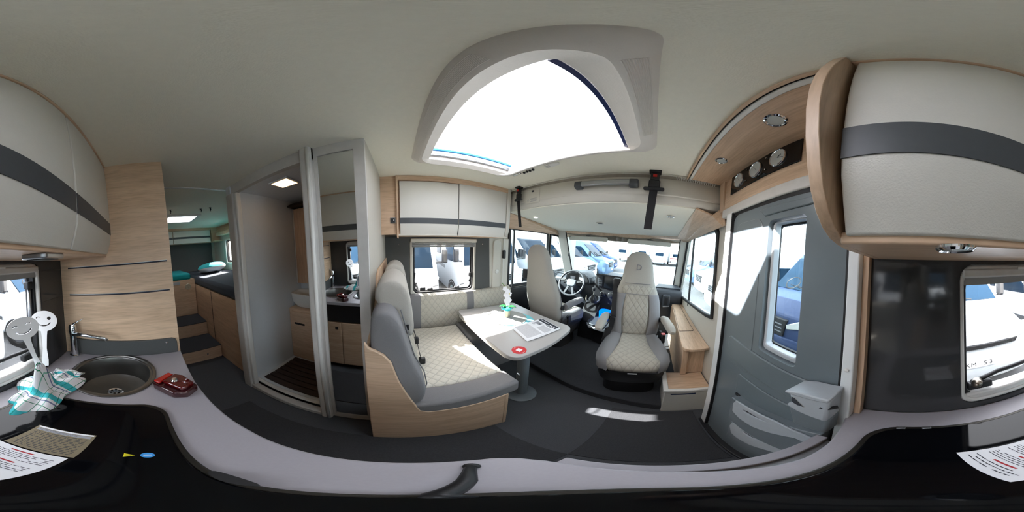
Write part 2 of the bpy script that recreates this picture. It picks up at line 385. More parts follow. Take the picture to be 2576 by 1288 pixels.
link('belt_guide', B().prism(rrect(1.20, 1.235, -.20, -.095, .012), 'y', 1.60, 1.632), 'black_plastic', pil, bevel=.004)

# ================================================================== WINDOWS
def framed_window(name, label, op, side, y, fr=.028, m='cream_plastic', deep=.02, pane='glass'):
    """op: outline (x,z) of opening; side +1 = left wall (faces -y), -1 = right wall"""
    r = struct(name, label)
    outer = scalep(op, -fr)
    link('window_frame', B().plate(outer, [scalep(op, .004)], 'y', y-side*deep, y+side*.012), m, r, bevel=.006)
    link('rubber_seal', B().plate(scalep(op, -.002), [scalep(op, .016)], 'y', y+side*.008, y+side*.03), 'rubber', r, bevel=.003)
    link('outer_frame', B().plate(scalep(op, -.002), [scalep(op, .026)], 'y', y+side*.038, y+side*.05), 'black_plastic', r)
    link('pane', B().prism(scalep(op, .01), 'y', y+side*.040, y+side*.045), pane, r)
    return r
w1 = framed_window('window_1', 'rounded cream framed window over the dinette with slatted blind rolled to its top', rrect(.135, .815, -.555, .0, .05), 1, YL)
link('blind_cassette', B().box(.115, .83, 1.605, 1.66, -.012, .028), 'cream_plastic', w1, bevel=.008)
for k in range(3):
    link('blind_slat', B().box(.13, .815, 1.612+.006*k, 1.622+.006*k, -.028-.016*k, -.014-.016*k), 'blind', w1, bevel=.003)
link('added_sun_hood', B().prism([(1.688, .03), (2.04, .02), (2.04, .035), (1.688, .06)], 'x', .05, 1.02), 'light_plastic', w1)  # unseen hood added outside the window to keep sun off part of the table
link('blind_grip', B().box(.40, .50, 1.598, 1.606, -.004, .004), 'skirt_grey', w1, bevel=.002)
def stay(parent, x, z, y, flip=1):
    link('latch', B().box(x-.03, x+.03, y-.03, y-.004, z-.012, z+.014), 'black_plastic', parent, bevel=.006)
    link('latch_lever', B().tube([(x, y-.025, z+.01), (x+.03*flip, y-.035, z+.035), (x+.085*flip, y-.03, z+.042)], .006, 6, .6), 'black_plastic', parent)
stay(w1, .32, -.515, YL+.03); stay(w1, .62, -.515, YL+.03)
link('window_stay', B().tube([(.165, YL+.02, -.33), (.15, YL+.015, -.42), (.17, YL+.02, -.47)], .006, 6), 'black_plastic', w1)
link('window_stay', B().tube([(.775, YL+.02, -.35), (.79, YL+.01, -.40), (.77, YL+.02, -.46)], .008, 6), 'black_plastic', w1)
link('latch', B().box(.765, .795, YL+.0, YL+.03, -.40, -.35), 'black_plastic', w1, bevel=.006)
link('latch', B().box(.21, .27, YL+.0, YL+.03, -.53, -.49), 'black_plastic', w1, bevel=.006)
wk = framed_window('window_2', 'rounded grey framed kitchen window with rolled blind and black hinged stays', rrect(-.605, -.15, -.50, .005, .045), -1, YR, .012, 'skirt_grey', .012)
link('blind_cassette', B().box(-.605, -.15, -.475, -.452, -.022, .005), 'skirt_grey', wk, bevel=.006)
link('blind', B().box(-.600, -.155, -.480, -.470, -.045, -.02), 'blind', wk)
link('blind_grip', B().box(-.40, -.345, -.455, -.449, .000, .009), 'white_plastic', wk, bevel=.002)
link('window_sill', B().box(-.60, -.155, -.52, -.466, -.505, -.47), 'skirt_grey', wk, bevel=.008)
link('stay_arm', B().tube([(-.185, -.495, -.43), (-.28, -.50, -.405), (-.45, -.50, -.40), (-.575, -.50, -.41)], .009, 8), 'black_plastic', wk, smooth=True)
link('stay_knob', B().lathe([(.001, 0), (.016, .001), (.016, .03), (.009, .034), (.009, .045)], (-.20, -.485, -.42), (.4, .9, .25), 16), 'steel', wk, smooth=True)
link('latch', B().box(-.25, -.17, -.505, -.478, -.462, -.43), 'black_plastic', wk, bevel=.006)
link('latch', B().box(-.56, -.50, -.505, -.478, -.455, -.42), 'black_plastic', wk, bevel=.006)
link('stay_tube', B().tube([(-.578, -.495, -.10), (-.572, -.495, -.28)], .009, 8), 'alu', wk, smooth=True)
link('stay_clip', B().box(-.592, -.556, -.51, -.48, -.10, -.065), 'black_plastic', wk, bevel=.005)
link('stay_clip', B().box(-.592, -.552, -.51, -.478, -.30, -.26), 'black_plastic', wk, bevel=.005)
def slide_window(name, label, op, side, y, xs):
    r = struct(name, label)
    link('rubber_seal', B().plate(scalep(op, -.035), [scalep(op, .006)], 'y', y-side*.018, y+side*.01), 'rubber', r, bevel=.008)
    link('pane', B().prism(scalep(op, -.002), 'y', y+side*.020, y+side*.024), 'glass_tint', r)
    for x in xs:
        link('glass_channel', B().box(x-.012, x+.012, y-.004*side if side < 0 else y-.004, y+.018*side, min(p[1] for p in op)+.01, max(p[1] for p in op)-.005), 'black_plastic', r)
    return r
dw = slide_window('window_3', 'driver side sliding window in thick black rubber frame', winD, 1, YL, (1.40,))
link('door_card', B().prism([(1.24, -.60), (2.2, -.62), (2.2, PLAT), (1.24, PLAT)], 'y', 1.60, YL), 'black_plastic', dw, bevel=.012)
qw = slide_window('window_4', 'slanted quarter window in black rubber beside the steering wheel', winQ, 1, YL, ())
rw = slide_window('window_5', 'right cab window in black rubber above the wooden console', winR, -1, YR, (2.02,))
bw = framed_window('window_6', 'small rounded window above the left rear bed', rrect(-2.92, -2.55, -.22, .23, .03), 1, YL)
stay(bw, -2.8, -.19, YL+.03)
# windscreen: leaning, slightly bowed
ws = struct('window_7', 'wide panoramic windscreen over the dashboard')
def wsx(y): return -.25*((y-.6)/1.1)**2
def wsp(y, t):     # t 0 bottom .. 1 top
    return Vector((2.98+wsx(y)-.38*t, y, -.64+.86*t))
ys = [-.36+i*(1.53+.36)/12 for i in range(13)]
link('pane', B().strip([wsp(y, 0) for y in ys], [wsp(y, 1) for y in ys]), 'glass_tint', ws, solid=.004)
link('rubber_seal', B().tube([wsp(y, 0) for y in ys], .014, 6), 'rubber', ws)
for yy, sgn in ((-.36, -1), (1.50, 1)):
    link('rubber_seal', B().tube([wsp(yy, -.02), wsp(yy, 1.02)], .011, 6), 'rubber', ws)
    link('pillar', B().loft([[wsp(yy, t)+Vector((dx, sgn*dy, 0)) for dx, dy in ((-.015, .0), (.02, .01), (-.02, .17), (-.06, .15))] for t in (-.3, .2, .6, 1.12)]), 'cream_plastic', ws, bevel=.01)
    link('pillar_clip', B().box(*[c for p in ((wsp(yy, .55).x-.03, wsp(yy, .55).x-.01), (min(yy, yy+sgn*.012), max(yy, yy+sgn*.012)), (-.19, -.13)) for c in p]), 'black_plastic', ws)
# ---- skylight
sk_ = struct('skylight', 'large open-view roof skylight with ridged pale surround')
def rect_ring(x0, x1, y0, y1, r, z, n=6): return [(x, y, z) for x, y in rrect(x0, x1, y0, y1, r, n)]
o1 = rect_ring(.080, .775, .040, 1.035, .07, H+.002); o2 = rect_ring(.088, .765, .050, 1.025, .07, .538)
i1 = rect_ring(.122, .722, .094, .985, .085, .514); i2 = rect_ring(.132, .716, .102, .978, .08, .511); i3 = rect_ring(.139, .712, .108, .973, .08, .515)
q1 = rect_ring(.176, .712-.001, .164, .947, .012, .530); q2 = rect_ring(.176, .711, .164, .947, .012, .60)
link('surround', B().loft([o1, o2, i1, i2, i3, q1, q2], cap=False), 'shroud', sk_, smooth='a')
# ridges along the two long curved sides
def ridge(p0, p1, name='ridges'):
    pass
b_ = B()
for k in range(11):       # rear side (low x): lines running along y
    t = (k+.5)/11; x = .091+.028*t; z = .538-.024*(x-.088)/.034
    b_.tube([(x, .22, z-.0002), (x, .95, z-.0002)], .0019, 5)
o = link('ridges', b_, 'shroud', sk_); o['kind'] = 'stuff'
b_ = B()
for k in range(11):       # kitchen side
    t = (k+.5)/11; y = .053+.038*t; z = .538-.024*(y-.050)/.044
    b_.tube([(.21, y, z-.0002), (.60, y, z-.0002)], .0019, 5)
o = link('ridges', b_, 'shroud', sk_); o['kind'] = 'stuff'
link('seal_bar', B().box(.180, .708, .166, .180, .531, .545), 'navy_edge', sk_)
link('blind_rail', B().box(.178, .71, .93, .945, .555, .575), 'alu', sk_, bevel=.003)
link('blind_rail', B().box(.178, .71, .905, .918, .58, .596), 'sky_blue', sk_, bevel=.003)
link('dome', B().plate(rrect(.15, .74, .135, .98, .05), [], 'z', .640, .645), 'skylight_glass', sk_)
link('roof_collar', B().loft([rect_ring(.150, .74, .135, .98, .05, H+.03), rect_ring(.150, .74, .135, .98, .05, .642)], cap=False), 'white_plastic', sk_)
rk = struct('skylight_rear', 'small lit roof hatch above the rear bed')
link('frame', B().plate(rrect(-2.53, -2.05, .33, .83, .03), [rrect(-2.48, -2.11, .38, .78, .02)[::-1]], 'z', H-.02, H+.06), 'white_plastic', rk, bevel=.005)
link('dome', B().plate(rrect(-2.52, -2.07, .34, .82, .03), [], 'z', .615, .62), 'skylight_glass', rk)
for x, y in ((-1.834, .359), (-1.799, .72), (-1.742, .814)):
    hk = thing('ceiling_hook', {.359: 'small black ceiling clip before the rear hatch, nearest the tall oak cabinet', .72: 'middle one of three small black ceiling clips before the rear hatch', .814: 'small black ceiling clip before the rear hatch, nearest the washroom'}[y], 'hook', 'clips on the ceiling by the rear hatch')
    link('plate', B().box(x-.015, x+.015, y-.012, y+.012, H-.006, H), 'alu', hk, bevel=.002)
    link('clip', B().tube([(x, y, H-.004), (x+.004, y+.006, H-.025), (x, y, H-.045)], .008, 8), 'black_plastic', hk)
# ceiling clips and fitting in front of skylight
fit = thing('ceiling_lamp', 'small white oval switch lamp on the ceiling beside the skylight edge', 'lamp')
link('base', B().prism([(.80+.022*math.cos(a*PI/8), .63+.055*math.sin(a*PI/8)) for a in range(16)], 'z', H-.012, H), 'white_plastic', fit, bevel=.004)
link('rocker', B().box(.79, .812, .645, .675, H-.016, H-.011), 'skirt_grey', fit, bevel=.002)
sp = thing('shade_spring', 'chrome and black spring clip on the ceiling at the skylight corner', 'clip')
link('rod', B().tube([(.785+.0*k, .965-.02*k, H-.008) for k in range(5)], .006, 6), 'chrome', sp)
for k in range(4): link('catch', B().box(.79, .805, .86-.028*k, .872-.028*k, H-.012, H), 'black_plastic', sp)

# ================================================================== KITCHEN
wp = slab('wall_right_splashback', B().plate([(-.82, WT), (-.82, .068), (.114, .068), (.114, WT)], [rrect(-.615, -.140, -.515, .02, .05)], 'y', YR, -.456), 'splash', 'glossy black splashback around the kitchen window')
for z in (-.02, -.17): link('joint', B().box(-.82, -.64, -.4562, -.4552, z-.001, z+.001), 'rubber', wp)
slab('trim_4', B().box(.112, .128, -.47, -.425, WT, .05), 'oak_vert', 'narrow oak edge post beside the entrance door')
wtpoly = [(-.82, .141), (-.68, .133), (-.54, .126), (-.40, .127), (-.24, .130), (-.14, .126), (-.05, .120), (.01, .116), (.05, .112), (.088, .105), (.113, .086), (.126, .06), (.13, .03), (.129, -.03), (.122, -.09), (.110, -.15), (.106, -.20), (.112, -.27), (.124, -.34), (.136, -.395), (.140, -.456), (-.82, -.456)]
sink_c = (-.645, -.170)
hole = [(sink_c[0]+.165*math.cos(a*PI/20), sink_c[1]+.165*math.sin(a*PI/20)) for a in range(40)]
tag(link('kitchen_worktop', B().plate(wtpoly, [hole[::-1]], 'z', WT-.032, WT), 'worktop', bevel=.004), 'pale grey speckled kitchen worktop with curved front edge', 'worktop')
kc = thing('kitchen_base_cabinet', 'oak kitchen base cabinet under the pale grey worktop', 'cabinet')
link('carcass', B().box(-.818, .06, -.455, .07, FL+.08, WT-.033-.19), 'oak', kc)
link('carcass_top', B().plate([(-.818, -.455), (.06, -.455), (.06, .07), (-.818, .07)], [[(sink_c[0]+.17*math.cos(a*PI/20), sink_c[1]+.17*math.sin(a*PI/20)) for a in range(40)][::-1]], 'z', WT-.225, WT-.033), 'oak', kc)
link('plinth', B().box(-.80, .05, -.45, .03, FL, FL+.08), 'black_plastic', kc)
link('dark_panel', B().box(-.81, .05, .07, .088, -.77, WT-.035), 'black_plastic', kc, bevel=.004)
for x0, x1 in ((-.81, -.53), (-.525, -.245), (-.24, .045)):
    d = link('door', B().box(x0, x1, .07, .09, FL+.09, -.78), 'oak', kc, bevel=.004)
    link('lock', B().box(x1-.06, x1-.03, .09, .095, -.86, -.83), 'black_plastic', d, bevel=.003)
fx = thing('worktop_extension', 'pale grey fold-down worktop flap hanging beside the entrance', 'worktop flap')
link('leaf', B().box(.142, .17, -.335, .055, -1.0, -.62), 'worktop', fx, bevel=.003)
link('hinge_bar', B().box(.100, .143, -.33, .05, -.66, -.64), 'alu', fx)
# sink
sk = thing('round_sink', 'round brushed steel kitchen sink set in the worktop', 'sink')
link('bowl', B().lathe([(.173, .001), (.173, .005), (.167, .007), (.160, .006), (.156, .001), (.150, 0), (.147, -.006), (.142, -.06), (.132, -.115), (.10, -.135), (.03, -.14), (.001, -.14)], (*sink_c, WT), n=48, cap=False), 'sink_steel', sk, smooth='a')
dr = link('drain', B().lathe([(.001, .006), (.008, .006), (.010, .002), (.024, .002), (.029, .004), (.033, .001)], (*sink_c, WT-.140), n=28, cap=False), 'chrome', sk, smooth='a')
for k in range(6):
    a = k*PI/3; link('drain_slot', B().lathe([(.001, .0035), (.005, .0035), (.005, .001)], (sink_c[0]+.017*math.cos(a), sink_c[1]+.017*math.sin(a), WT-.140), n=8), 'rubber', dr)
# faucet
fc = thing('kitchen_faucet', 'chrome single lever kitchen tap standing beside the sink', 'faucet')
link('body', B().lathe([(.001, 0), (.026, 0), (.026, .008), (.019, .014), (.018, .14), (.021, .165), (.021, .195), (.015, .207), (.001, .209)], (-.785, -.392, WT), n=28), 'chrome', fc, smooth='a')
link('spout', B().tube([(-.775, -.385, -.392), (-.75, -.34, -.375), (-.745, -.27, -.378), (-.75, -.215, -.390), (-.752, -.205, -.40)], [.012, .011, .010, .011, .012], 12), 'chrome', fc, smooth=True)
link('lever', B().tube([(-.785, -.392, -.332), (-.80, -.36, -.315), (-.80, -.335, -.300)], [.008, .006, .004], 8, .6), 'chrome', fc, smooth=True)
# upstand on the wooden side wall
us = tag(link('worktop_upstand', B().prism([(-.42, WT), (.128, WT), (.128, -.47), (.122, -.452), (.105, -.443), (-.40, -.435)], 'x', -.82, -.808), 'anthracite', bevel=.003), 'dark grey upstand strip behind the round sink', 'upstand')
link('screw', B().lathe([(.006, 0), (.006, .002), (.002, .003)], (-.808, .074, -.465), (1, 0, 0), 12), 'chrome', us)
# tall oak cabinet (fridge side)
tcab = thing('tall_oak_cabinet', 'tall oak side panel cabinet rising to the ceiling behind the sink', 'cabinet')
link('side_panel', B().box(-.86, -.82, YR, .141, FL, H), 'oak_y_lifted', tcab)
link('body', B().box(-1.78, -.862, YR, .10, FL, H), 'oak', tcab)
for z0 in (-.017, -.167):
    s2_ = link('inlay_strip', B().box(-.8205, -.8185, -.41, .12, z0-.005, z0+.004), 'ink', tcab); link('inlay_edge', B().box(-.8205, -.8180, -.41, .12, z0+.002, z0+.004), 'alu', s2_)
# hob with glass lid
hobp = rrect(-.434, .070, -.374, .009, .065, 8)
hob = thing('gas_hob', 'built-in gas hob closed under a black glass lid', 'hob')
link('rim', B().plate(hobp, [scalep(hobp, .012)[::-1]], 'z', WT, WT+.008), 'hob_rim', hob, bevel=.003)
link('lid', B().prism(scalep(hobp, .010), 'z', WT+.001, WT+.010), 'hob_glass', hob, bevel=.002)
for x in (-.39, -.345, .0, -.05):
    link('hinge', B().box(x, x+.018, -.371, -.361, WT+.009, WT+.013), 'alu', hob, bevel=.001)
link('lid_grip', B().prism([(-.105+.03*math.cos(a*PI/8), .008+.008*math.sin(a*PI/8)) for a in range(16)], 'z', WT+.004, WT+.013), 'rubber', hob)
LT = WT+.0101
st = thing('yellow_sticker', 'tiny yellow triangle warning sticker on the black hob glass', 'sticker')
link('triangle', B().prism([(-.212, -.071), (-.198, -.071), (-.205, -.057)], 'z', LT, LT+.0005), 'yellow', st)
link('mark', B().box(-.206, -.204, -.069, -.062, LT+.0005, LT+.0008), 'ink', st)
st = thing('blue_sticker', 'tiny round blue sticker on the black hob glass', 'sticker')
link('disc', B().lathe([(.001, 0), (.009, 0), (.009, .0005), (.001, .0005)], (-.205, -.042, LT), n=20), 'sky_blue', st)
link('mark', B().box(-.2065, -.2035, -.047, -.037, LT+.0005, LT+.0008), 'paper', st)
def sheet(name, label, x0, x1, y0, y1, z, m, lines, rz=0, head=None, c=None):
    t = thing(name, label, 'paper')
    M = Matrix.Translation(((x0+x1)/2, (y0+y1)/2, z)) @ Matrix.Rotation(rz, 4, 'Z'); hx = (x1-x0)/2; hy = (y1-y0)/2
    link('sheet', B().box(-hx, hx, -hy, hy, 0, .0006, M), m, t)
    bs = {}
    for ln in lines: bs.setdefault(ln[4], B()).box(*[v for v in (ln[0]*hx, ln[1]*hx, ln[2]*hy, ln[3]*hy)], .0006, .0009, M)
    for k, b in bs.items():
        o = link('print', b, k, t); o['kind'] = 'stuff'
    return t
def para(x0, x1, y0, y1, n, m, rnd=random.Random(3)):
    """text set in n lines, each line runs along y; lines step along x"""
    L = []
    for k in range(n):
        x = x0+(x1-x0)*(k+.2)/n; dx = (x1-x0)/n*.28; y = y0
        while y < y1-.05:
            wl = rnd.uniform(.05, .22); e = min(y+wl, y1)
            if rnd.random() < .93: L.append((x, x+dx, y, e, m))
            y = e+.035
        
    return L
L1 = [(-.85, -.79, -.35, .3, 'ink_red')]+para(-.72, -.25, -.8, .85, 5, 'ink')+[(-.18, -.12, -.2, .35, 'ink_red')]+para(-.05, .3, -.8, .8, 4, 'ink')+[(.38, .44, -.3, .4, 'ink_red')]+para(.52, .85, -.8, .75, 3, 'ink')
sheet('white_leaflet', 'white printed notice lying on the black hob glass', -.177, -.068, -.250, -.130, LT, 'paper', L1)
L2 = [(-.98, -.86, -.95, .95, 'paper')]+[(-.82, -.62, -.9, .9, 'ink_grey')]+para(-.80, -.64, -.8, .5, 2, 'ink')+para(-.55, .9, -.85, .85, 12, 'ink')
sheet('brown_leaflet', 'brown printed notice lying beside the white one on the hob glass', -.275, -.181, -.243, -.125, LT, 'brown_paper', L2)
# tail lamp
tl = thing('red_tail_lamp', 'pair of glossy red vehicle tail lamp lenses on the worktop beside the sink', 'tail lamp')
Mt = Matrix.Translation((-.512, .058, WT)) @ Matrix.Rotation(math.radians(38), 4, 'Z')
link('lens_box', B().prism([(-.062, -.045), (.03, -.05), (.062, -.025), (.062, .03), (.0, .045), (-.055, .035)], 'z', .0, .036, Mt), 'smoke_lens', tl, bevel=.006)
link('lens_step', B().prism([(-.03, -.03), (.05, -.03), (.058, .02), (.0, .038), (-.03, .03)], 'z', .04, .058, Mt), 'red_lens', tl, bevel=.006)
link('lens_rib', B().box(-.06, -.035, -.04, .03, .038, .05, Mt), 'tail_amber', tl, bevel=.004)
for x, y in ((.0, -.004), (.035, .01)):
    c = Mt @ Vector((x, y, .058)); link('bulb_boss', B().lathe([(.001, .007), (.009, .006), (.013, 0)], c, n=20, cap=False), 'chrome' if x == 0 else 'red_lens', tl, smooth='a')
# towel with two smiling spatulas
tw = thing('tea_towel', 'white, teal and green checked tea towel bunched on the worktop', 'tea towel')
def towel():
    bm = bmesh.new(); uv = bm.loops.layers.uv.new('UVMap'); R_, A_ = 14, 40; V = []
    for i in range(R_+1):
        t = i/R_; row = []
        for j in range(A_):
            a = 2*PI*j/A_
            fold = .5+.5*math.sin(a*7+1.2*math.sin(a*2))
            if t < .35: r = .010+.032*(t/.35); z = .165-.12*(t/.35)**1.3
            else:
                q = (t-.35)/.65; r = .042+(.075+.035*fold)*q; z = .045-.043*q**.8+.020*fold*math.sin(q*PI)
            r *= 1+.14*math.sin(3*a+.6)
            row.append(bm.verts.new((-.425+r*1.15*math.cos(a)-.03*t, -.345+r*.72*math.sin(a), WT+.006+max(z, .002)+.004*math.sin(9*a+8*t))))
        V.append(row)
    for i in range(R_):
        for j in range(A_):
            f = bm.faces.new((V[i][j], V[i][(j+1) % A_], V[i+1][(j+1) % A_], V[i+1][j]))
            for lp, (ii, jj) in zip(f.loops, ((i, j), (i, j+1), (i+1, j+1), (i+1, j))):
                rr = ii/R_; aa = 2*PI*jj/A_; lp[uv].uv = (.5+.55*rr*math.cos(aa), .5+.55*rr*math.sin(aa))
    return bm
link('folds', towel(), 'tea_towel', tw, smooth=True, solid=.003, sub=1)
def flap():
    bm = bmesh.new(); uv = bm.loops.layers.uv.new('UVMap'); N, K = 12, 10; V = []
    for i in range(N+1):
        row = []
        for k in range(K+1):
            u, v = i/N, k/K
            x = -.49-.13*u; y = -.415+.12*v+.02*u
            row.append(bm.verts.new((x, y, WT+.006+.03*(1-u)*math.sin(v*PI)+.012*math.sin(u*9+v*4)**2)))
        V.append(row)
    for i in range(N):
        for k in range(K):
            f = bm.faces.new((V[i][k], V[i+1][k], V[i+1][k+1], V[i][k+1]))
            for lp, (a, b) in zip(f.loops, ((i, k), (i+1, k), (i+1, k+1), (i, k+1))): lp[uv].uv = (a/N*.6, b/K*.6)
    return bm
link('corner', flap(), 'tea_towel', tw, smooth=True, solid=.003)
def spatula(name, label, c, base_pt, sx, wink):
    t = thing(name, label, 'spatula')
    c = Vector(c); bp = Vector(base_pt); up = (c-bp).normalized()
    view = (Vector((0, 0, 0))-c).normalized(); xd = up.cross(view).normalized(); nrm = xd.cross(up).normalized()
    M = Matrix((xd, up, nrm)).transposed().to_4x4(); M.translation = c
    tilt = Matrix.Rotation(sx, 4, 'Z'); M = M @ tilt
    a, b = .056, .047
    outer = []
    hl = (c-bp).length
    for k in range(40):
        an = math.radians(-90+14+k*(360-28)/39); outer.append((a*math.cos(an), b*math.sin(an)))
    neck = [(-.011, -b-.02), (-.008, -hl*.62), (-.013, -hl*.9), (-.012, -hl-.01), (.012, -hl-.01), (.013, -hl*.9), (.008, -hl*.62), (.011, -b-.02)]
    outer = outer + neck
    holes = []
    sm = arc(0, .012, .036, 215, 325, 10); holes.append(sm + arc(0, .012, .031, 325, 215, 10))
    e1_ = arc(-.022, .008, .013, 40, 150, 6) + arc(-.022, .008, .009, 150, 40, 6); holes.append(e1_)
    if wink: holes.append(arc(.022, .008, .013, 30, 140, 6)+arc(.022, .008, .009, 140, 30, 6))
    else: holes.append(arc(.022, .012, .008, 0, 345, 12))
    b_ = B().plate(outer, holes, 'z', -.0015, .0015); b_.bm.transform(M)
    link('blade_and_handle', b_, 'spatula_white', t, bevel=.0006)
    return t
spatula('spatula', 'white spatula with closed-eye smiling face cut out, in front, in the tea towel', (-.405, -.385, -.218), (-.468, -.372, -.43), 0, True)
spatula('spatula', 'white spatula with a winking smiling face and round eye, tucked behind the other', (-.562, -.412, -.240), (-.528, -.395, -.445), 0, False)
# selfie-stick foot under the lens
tp = thing('mini_tripod', 'black folded tripod leg with rubber foot on the worktop under the lens', 'tripod')
link('leg', B().tube([(.052, .086, WT+.011), (.03, .045, WT+.030), (.004, .008, WT+.040), (.004, -.002, WT+.045)], [.006, .007, .007, .009], 8), 'black_plastic', tp, smooth=True)
link('foot', B().lathe([(.001, 0), (.009, 0), (.009, .012), (.005, .016)], (.056, .091, WT), (-.2, -.3, 1), 12), 'rubber', tp)
# overhead cabinet
oc = thing('kitchen_overhead_cabinet', 'white overhead kitchen cabinet in an oak surround with dark grey stripe', 'cabinet')
link('carcass', B().box(-.818, .086, YR, -.205, .045, H), 'oak', oc)
link('bottom_panel', B().box(-.818, .088, YR, -.185, .030, .046), 'oak', oc, bevel=.003)
link('top_rail', B().box(-.818, .088, -.21, -.150, H-.011, H), 'oak', oc, bevel=.003)
def door_prof(z0, z1, y, out=-1, depth=.022):
    pts = []
    n = 14
    for k in range(n+1):
        z = z0+(z1-z0)*k/n; t = k/n
        bul = .004*math.sin(t*PI); low = max(0, (.17-t)/.17)
        pts.append((y + (bul-.024*low**1.3)*(1), z))
    return pts
def bent_door(nm, parent, x0, x1, y, sgn, z0, z1, m, s0=None, s1=None):
    """door whose lower edge rolls back; sgn: outward direction along y (+1 for kitchen, -1 for dinette)"""
    pr = door_prof(z0, z1, 0)
    front = [(y+sgn*p[0], p[1]) for p in pr]; back = [(y+sgn*(p[0]-.018), p[1]) for p in pr][::-1]
    d = link(nm, B().prism(front+back, 'x', x0, x1), m, parent, bevel=.003)
    if s0:
        f = [(y+sgn*(.0042+.0006), z) for z in (s0, s1)]; f = []
        for k in range(5):
            z = s0+(s1-s0)*k/4; t = (z-z0)/(z1-z0); f.append((y+sgn*(.004*math.sin(t*PI)+.0012-.024*max(0, (.17-t)/.17)**1.3), z))
        link('stripe', B().prism(f+[(p[0]-sgn*.004, p[1]) for p in f[::-1]], 'x', x0+.0005, x1-.0005), 'stripe_grey', d)
    return d
bent_door('door', oc, -.381, .079, -.156, 1, .040, .538, 'white_lacquer', .136, .196)
bent_door('door', oc, -.816, -.389, -.156, 1, .040, .538, 'white_lacquer', .136, .196)
bent_door('gap_profile', oc, -.3885, -.3815, -.162, 1, .042, .538, 'seam_grey')
# rounded end panel
ep = [(-.133, H), (-.125, .49), (-.118, .43), (-.113, .36), (-.111, .29), (-.113, .22), (-.119, .16), (-.127, .115), (-.137, .085), (-.150, .063), (-.166, .048), (-.186, .038), (-.21, .033), (-.24, .030)]
ep = [(YR, H)] + ep + [(YR, .030)]
link('end_panel', B().prism(ep, 'x', .087, .104), 'oak_vert', oc, bevel=.001)
def downlight(x, y, z, nrm=(0, 0, -1), r=.030, lit=True, label='', cat='lamp', parent=None, m='lamp_led'):
    t = thing('downlight', label, cat)
    link('ring', B().lathe([(r, 0), (r, .003), (r*.85, .006), (r*.72, .004), (r*.72, .001)], (x, y, z), nrm, 24, cap=False), 'chrome', t, smooth='a')
    link('lens', B().lathe([(.001, .002), (r*.72, .002), (r*.72, 0)], (x, y, z), nrm, 20), m, t)
    return t
downlight(-.055, -.165-.03, .030, r=.026, m='dial', label='round dark spotlight under the kitchen overhead cabinet near its right end')
ul = thing('cabinet_light', 'flat grey lamp under the kitchen overhead cabinet above the tea towel', 'lamp')
link('body', B().prism(rrect(-.36, -.27, -.255, -.185, .012), 'z', .018, .030), 'alu', ul, bevel=.003)
link('lens', B().prism(rrect(-.35, -.28, -.248, -.195, .01), 'z', .016, .018), 'black_plastic', ul)
# ================================================================== ENTRANCE
dr1 = struct('door_1', 'grey moulded entrance door with a narrow recessed window and white jambs')
hole = rrect(.309, .492, -.372, .168, .02)
link('panel', B().plate(rrect(.168, .795, FL+.01, .245, (.05, .03, .01, .01)), [hole[::-1]], 'y', -.445, -.400), 'door_plastic', dr1, bevel=.006)
wf = link('window_frame', B().plate(rrect(.312, .489, -.369, .165, .02), [rrect(.325, .476, -.345, .158, .015)[::-1]], 'y', -.455, -.418), 'light_plastic', dr1, bevel=.006)
link('rubber_seal', B().plate(rrect(.320, .484, -.350, .162, .015), [rrect(.330, .478, -.340, .152, .012)[::-1]], 'y', -.462, -.452), 'rubber', wf)
link('pane', B().box(.322, .482, -.466, -.462, -.348, .160), 'glass_tint', dr1)
# moulded swellings
link('upper_swage', B().prism([(.56, .225), (.24, .225), (.23, .21), (.30, .196), (.52, .19)], 'y', -.402, -.394), 'door_plastic', dr1, bevel=.004)
link('side_swage', B().prism(rrect(.53, .75, -.56, .19, .05), 'y', -.402, -.397), 'door_plastic', dr1, bevel=.003)
link('lower_swage', B().prism(rrect(.175, .72, -.53, -.40, .03), 'y', -.402, -.392), 'door_plastic', dr1, bevel=.006)
link('storage_lid', B().prism(rrect(.27, .60, -.735, -.585, .02), 'y', -.402, -.394), 'door_plastic', dr1, bevel=.005)
link('lid_hinge', B().box(.555, .585, -.40, -.388, -.752, -.735), 'black_plastic', dr1, bevel=.002)
for yy, back, front, slot in (
        (-.350, [(.17, -.95), (.55, -.95), (.56, -.74), (.17, -.66)], [(.19, -.76), (.231, -.745), (.32, -.800), (.391, -.832), (.47, -.84), (.521, -.828), (.528, -.76), (.515, -.721), (.49, -.712), (.392, -.690), (.306, -.672), (.211, -.688), (.185, -.70)], [(.33, -.712), (.43, -.728), (.462, -.742), (.452, -.752), (.40, -.738)]),
        (-.370, [(.20, -1.22), (.55, -1.22), (.56, -1.01), (.20, -.93)], [(.22, -1.04), (.30, -1.06), (.39, -1.11), (.47, -1.125), (.515, -1.118), (.540, -1.05), (.534, -.996), (.50, -.985), (.41, -.962), (.341, -.945), (.26, -.95), (.21, -.97)], [(.345, -.988), (.42, -.985), (.462, -.998), (.45, -1.01), (.40, -1.005)])):
    pk = link('pocket', B().prism(back, 'y', -.40, yy-.008), 'grey_plastic', dr1, bevel=.004)
    link('pocket_front', B().plate(front, [slot], 'y', yy-.008, yy), 'light_plastic', pk, bevel=.002)
    link('finger_slot', B().prism([(x_, z_) for x_, z_ in slot], 'y', yy-.0078, yy-.006), 'rubber', pk)
bn = thing('door_waste_bin', 'light grey waste bin with lid hooked low on the entrance door', 'waste bin')
link('bin', B().prism([(.150, -.500), (.225, -.492), (.262, -.478), (.245, -.452), (.258, -.408), (.150, -.385)], 'y', -.392, -.322), 'light_plastic', bn, bevel=.008)
link('lid', B().prism([(.148, -.388), (.262, -.411), (.268, -.405), (.225, -.382), (.148, -.372)], 'y', -.394, -.316), 'light_plastic', bn, bevel=.004)
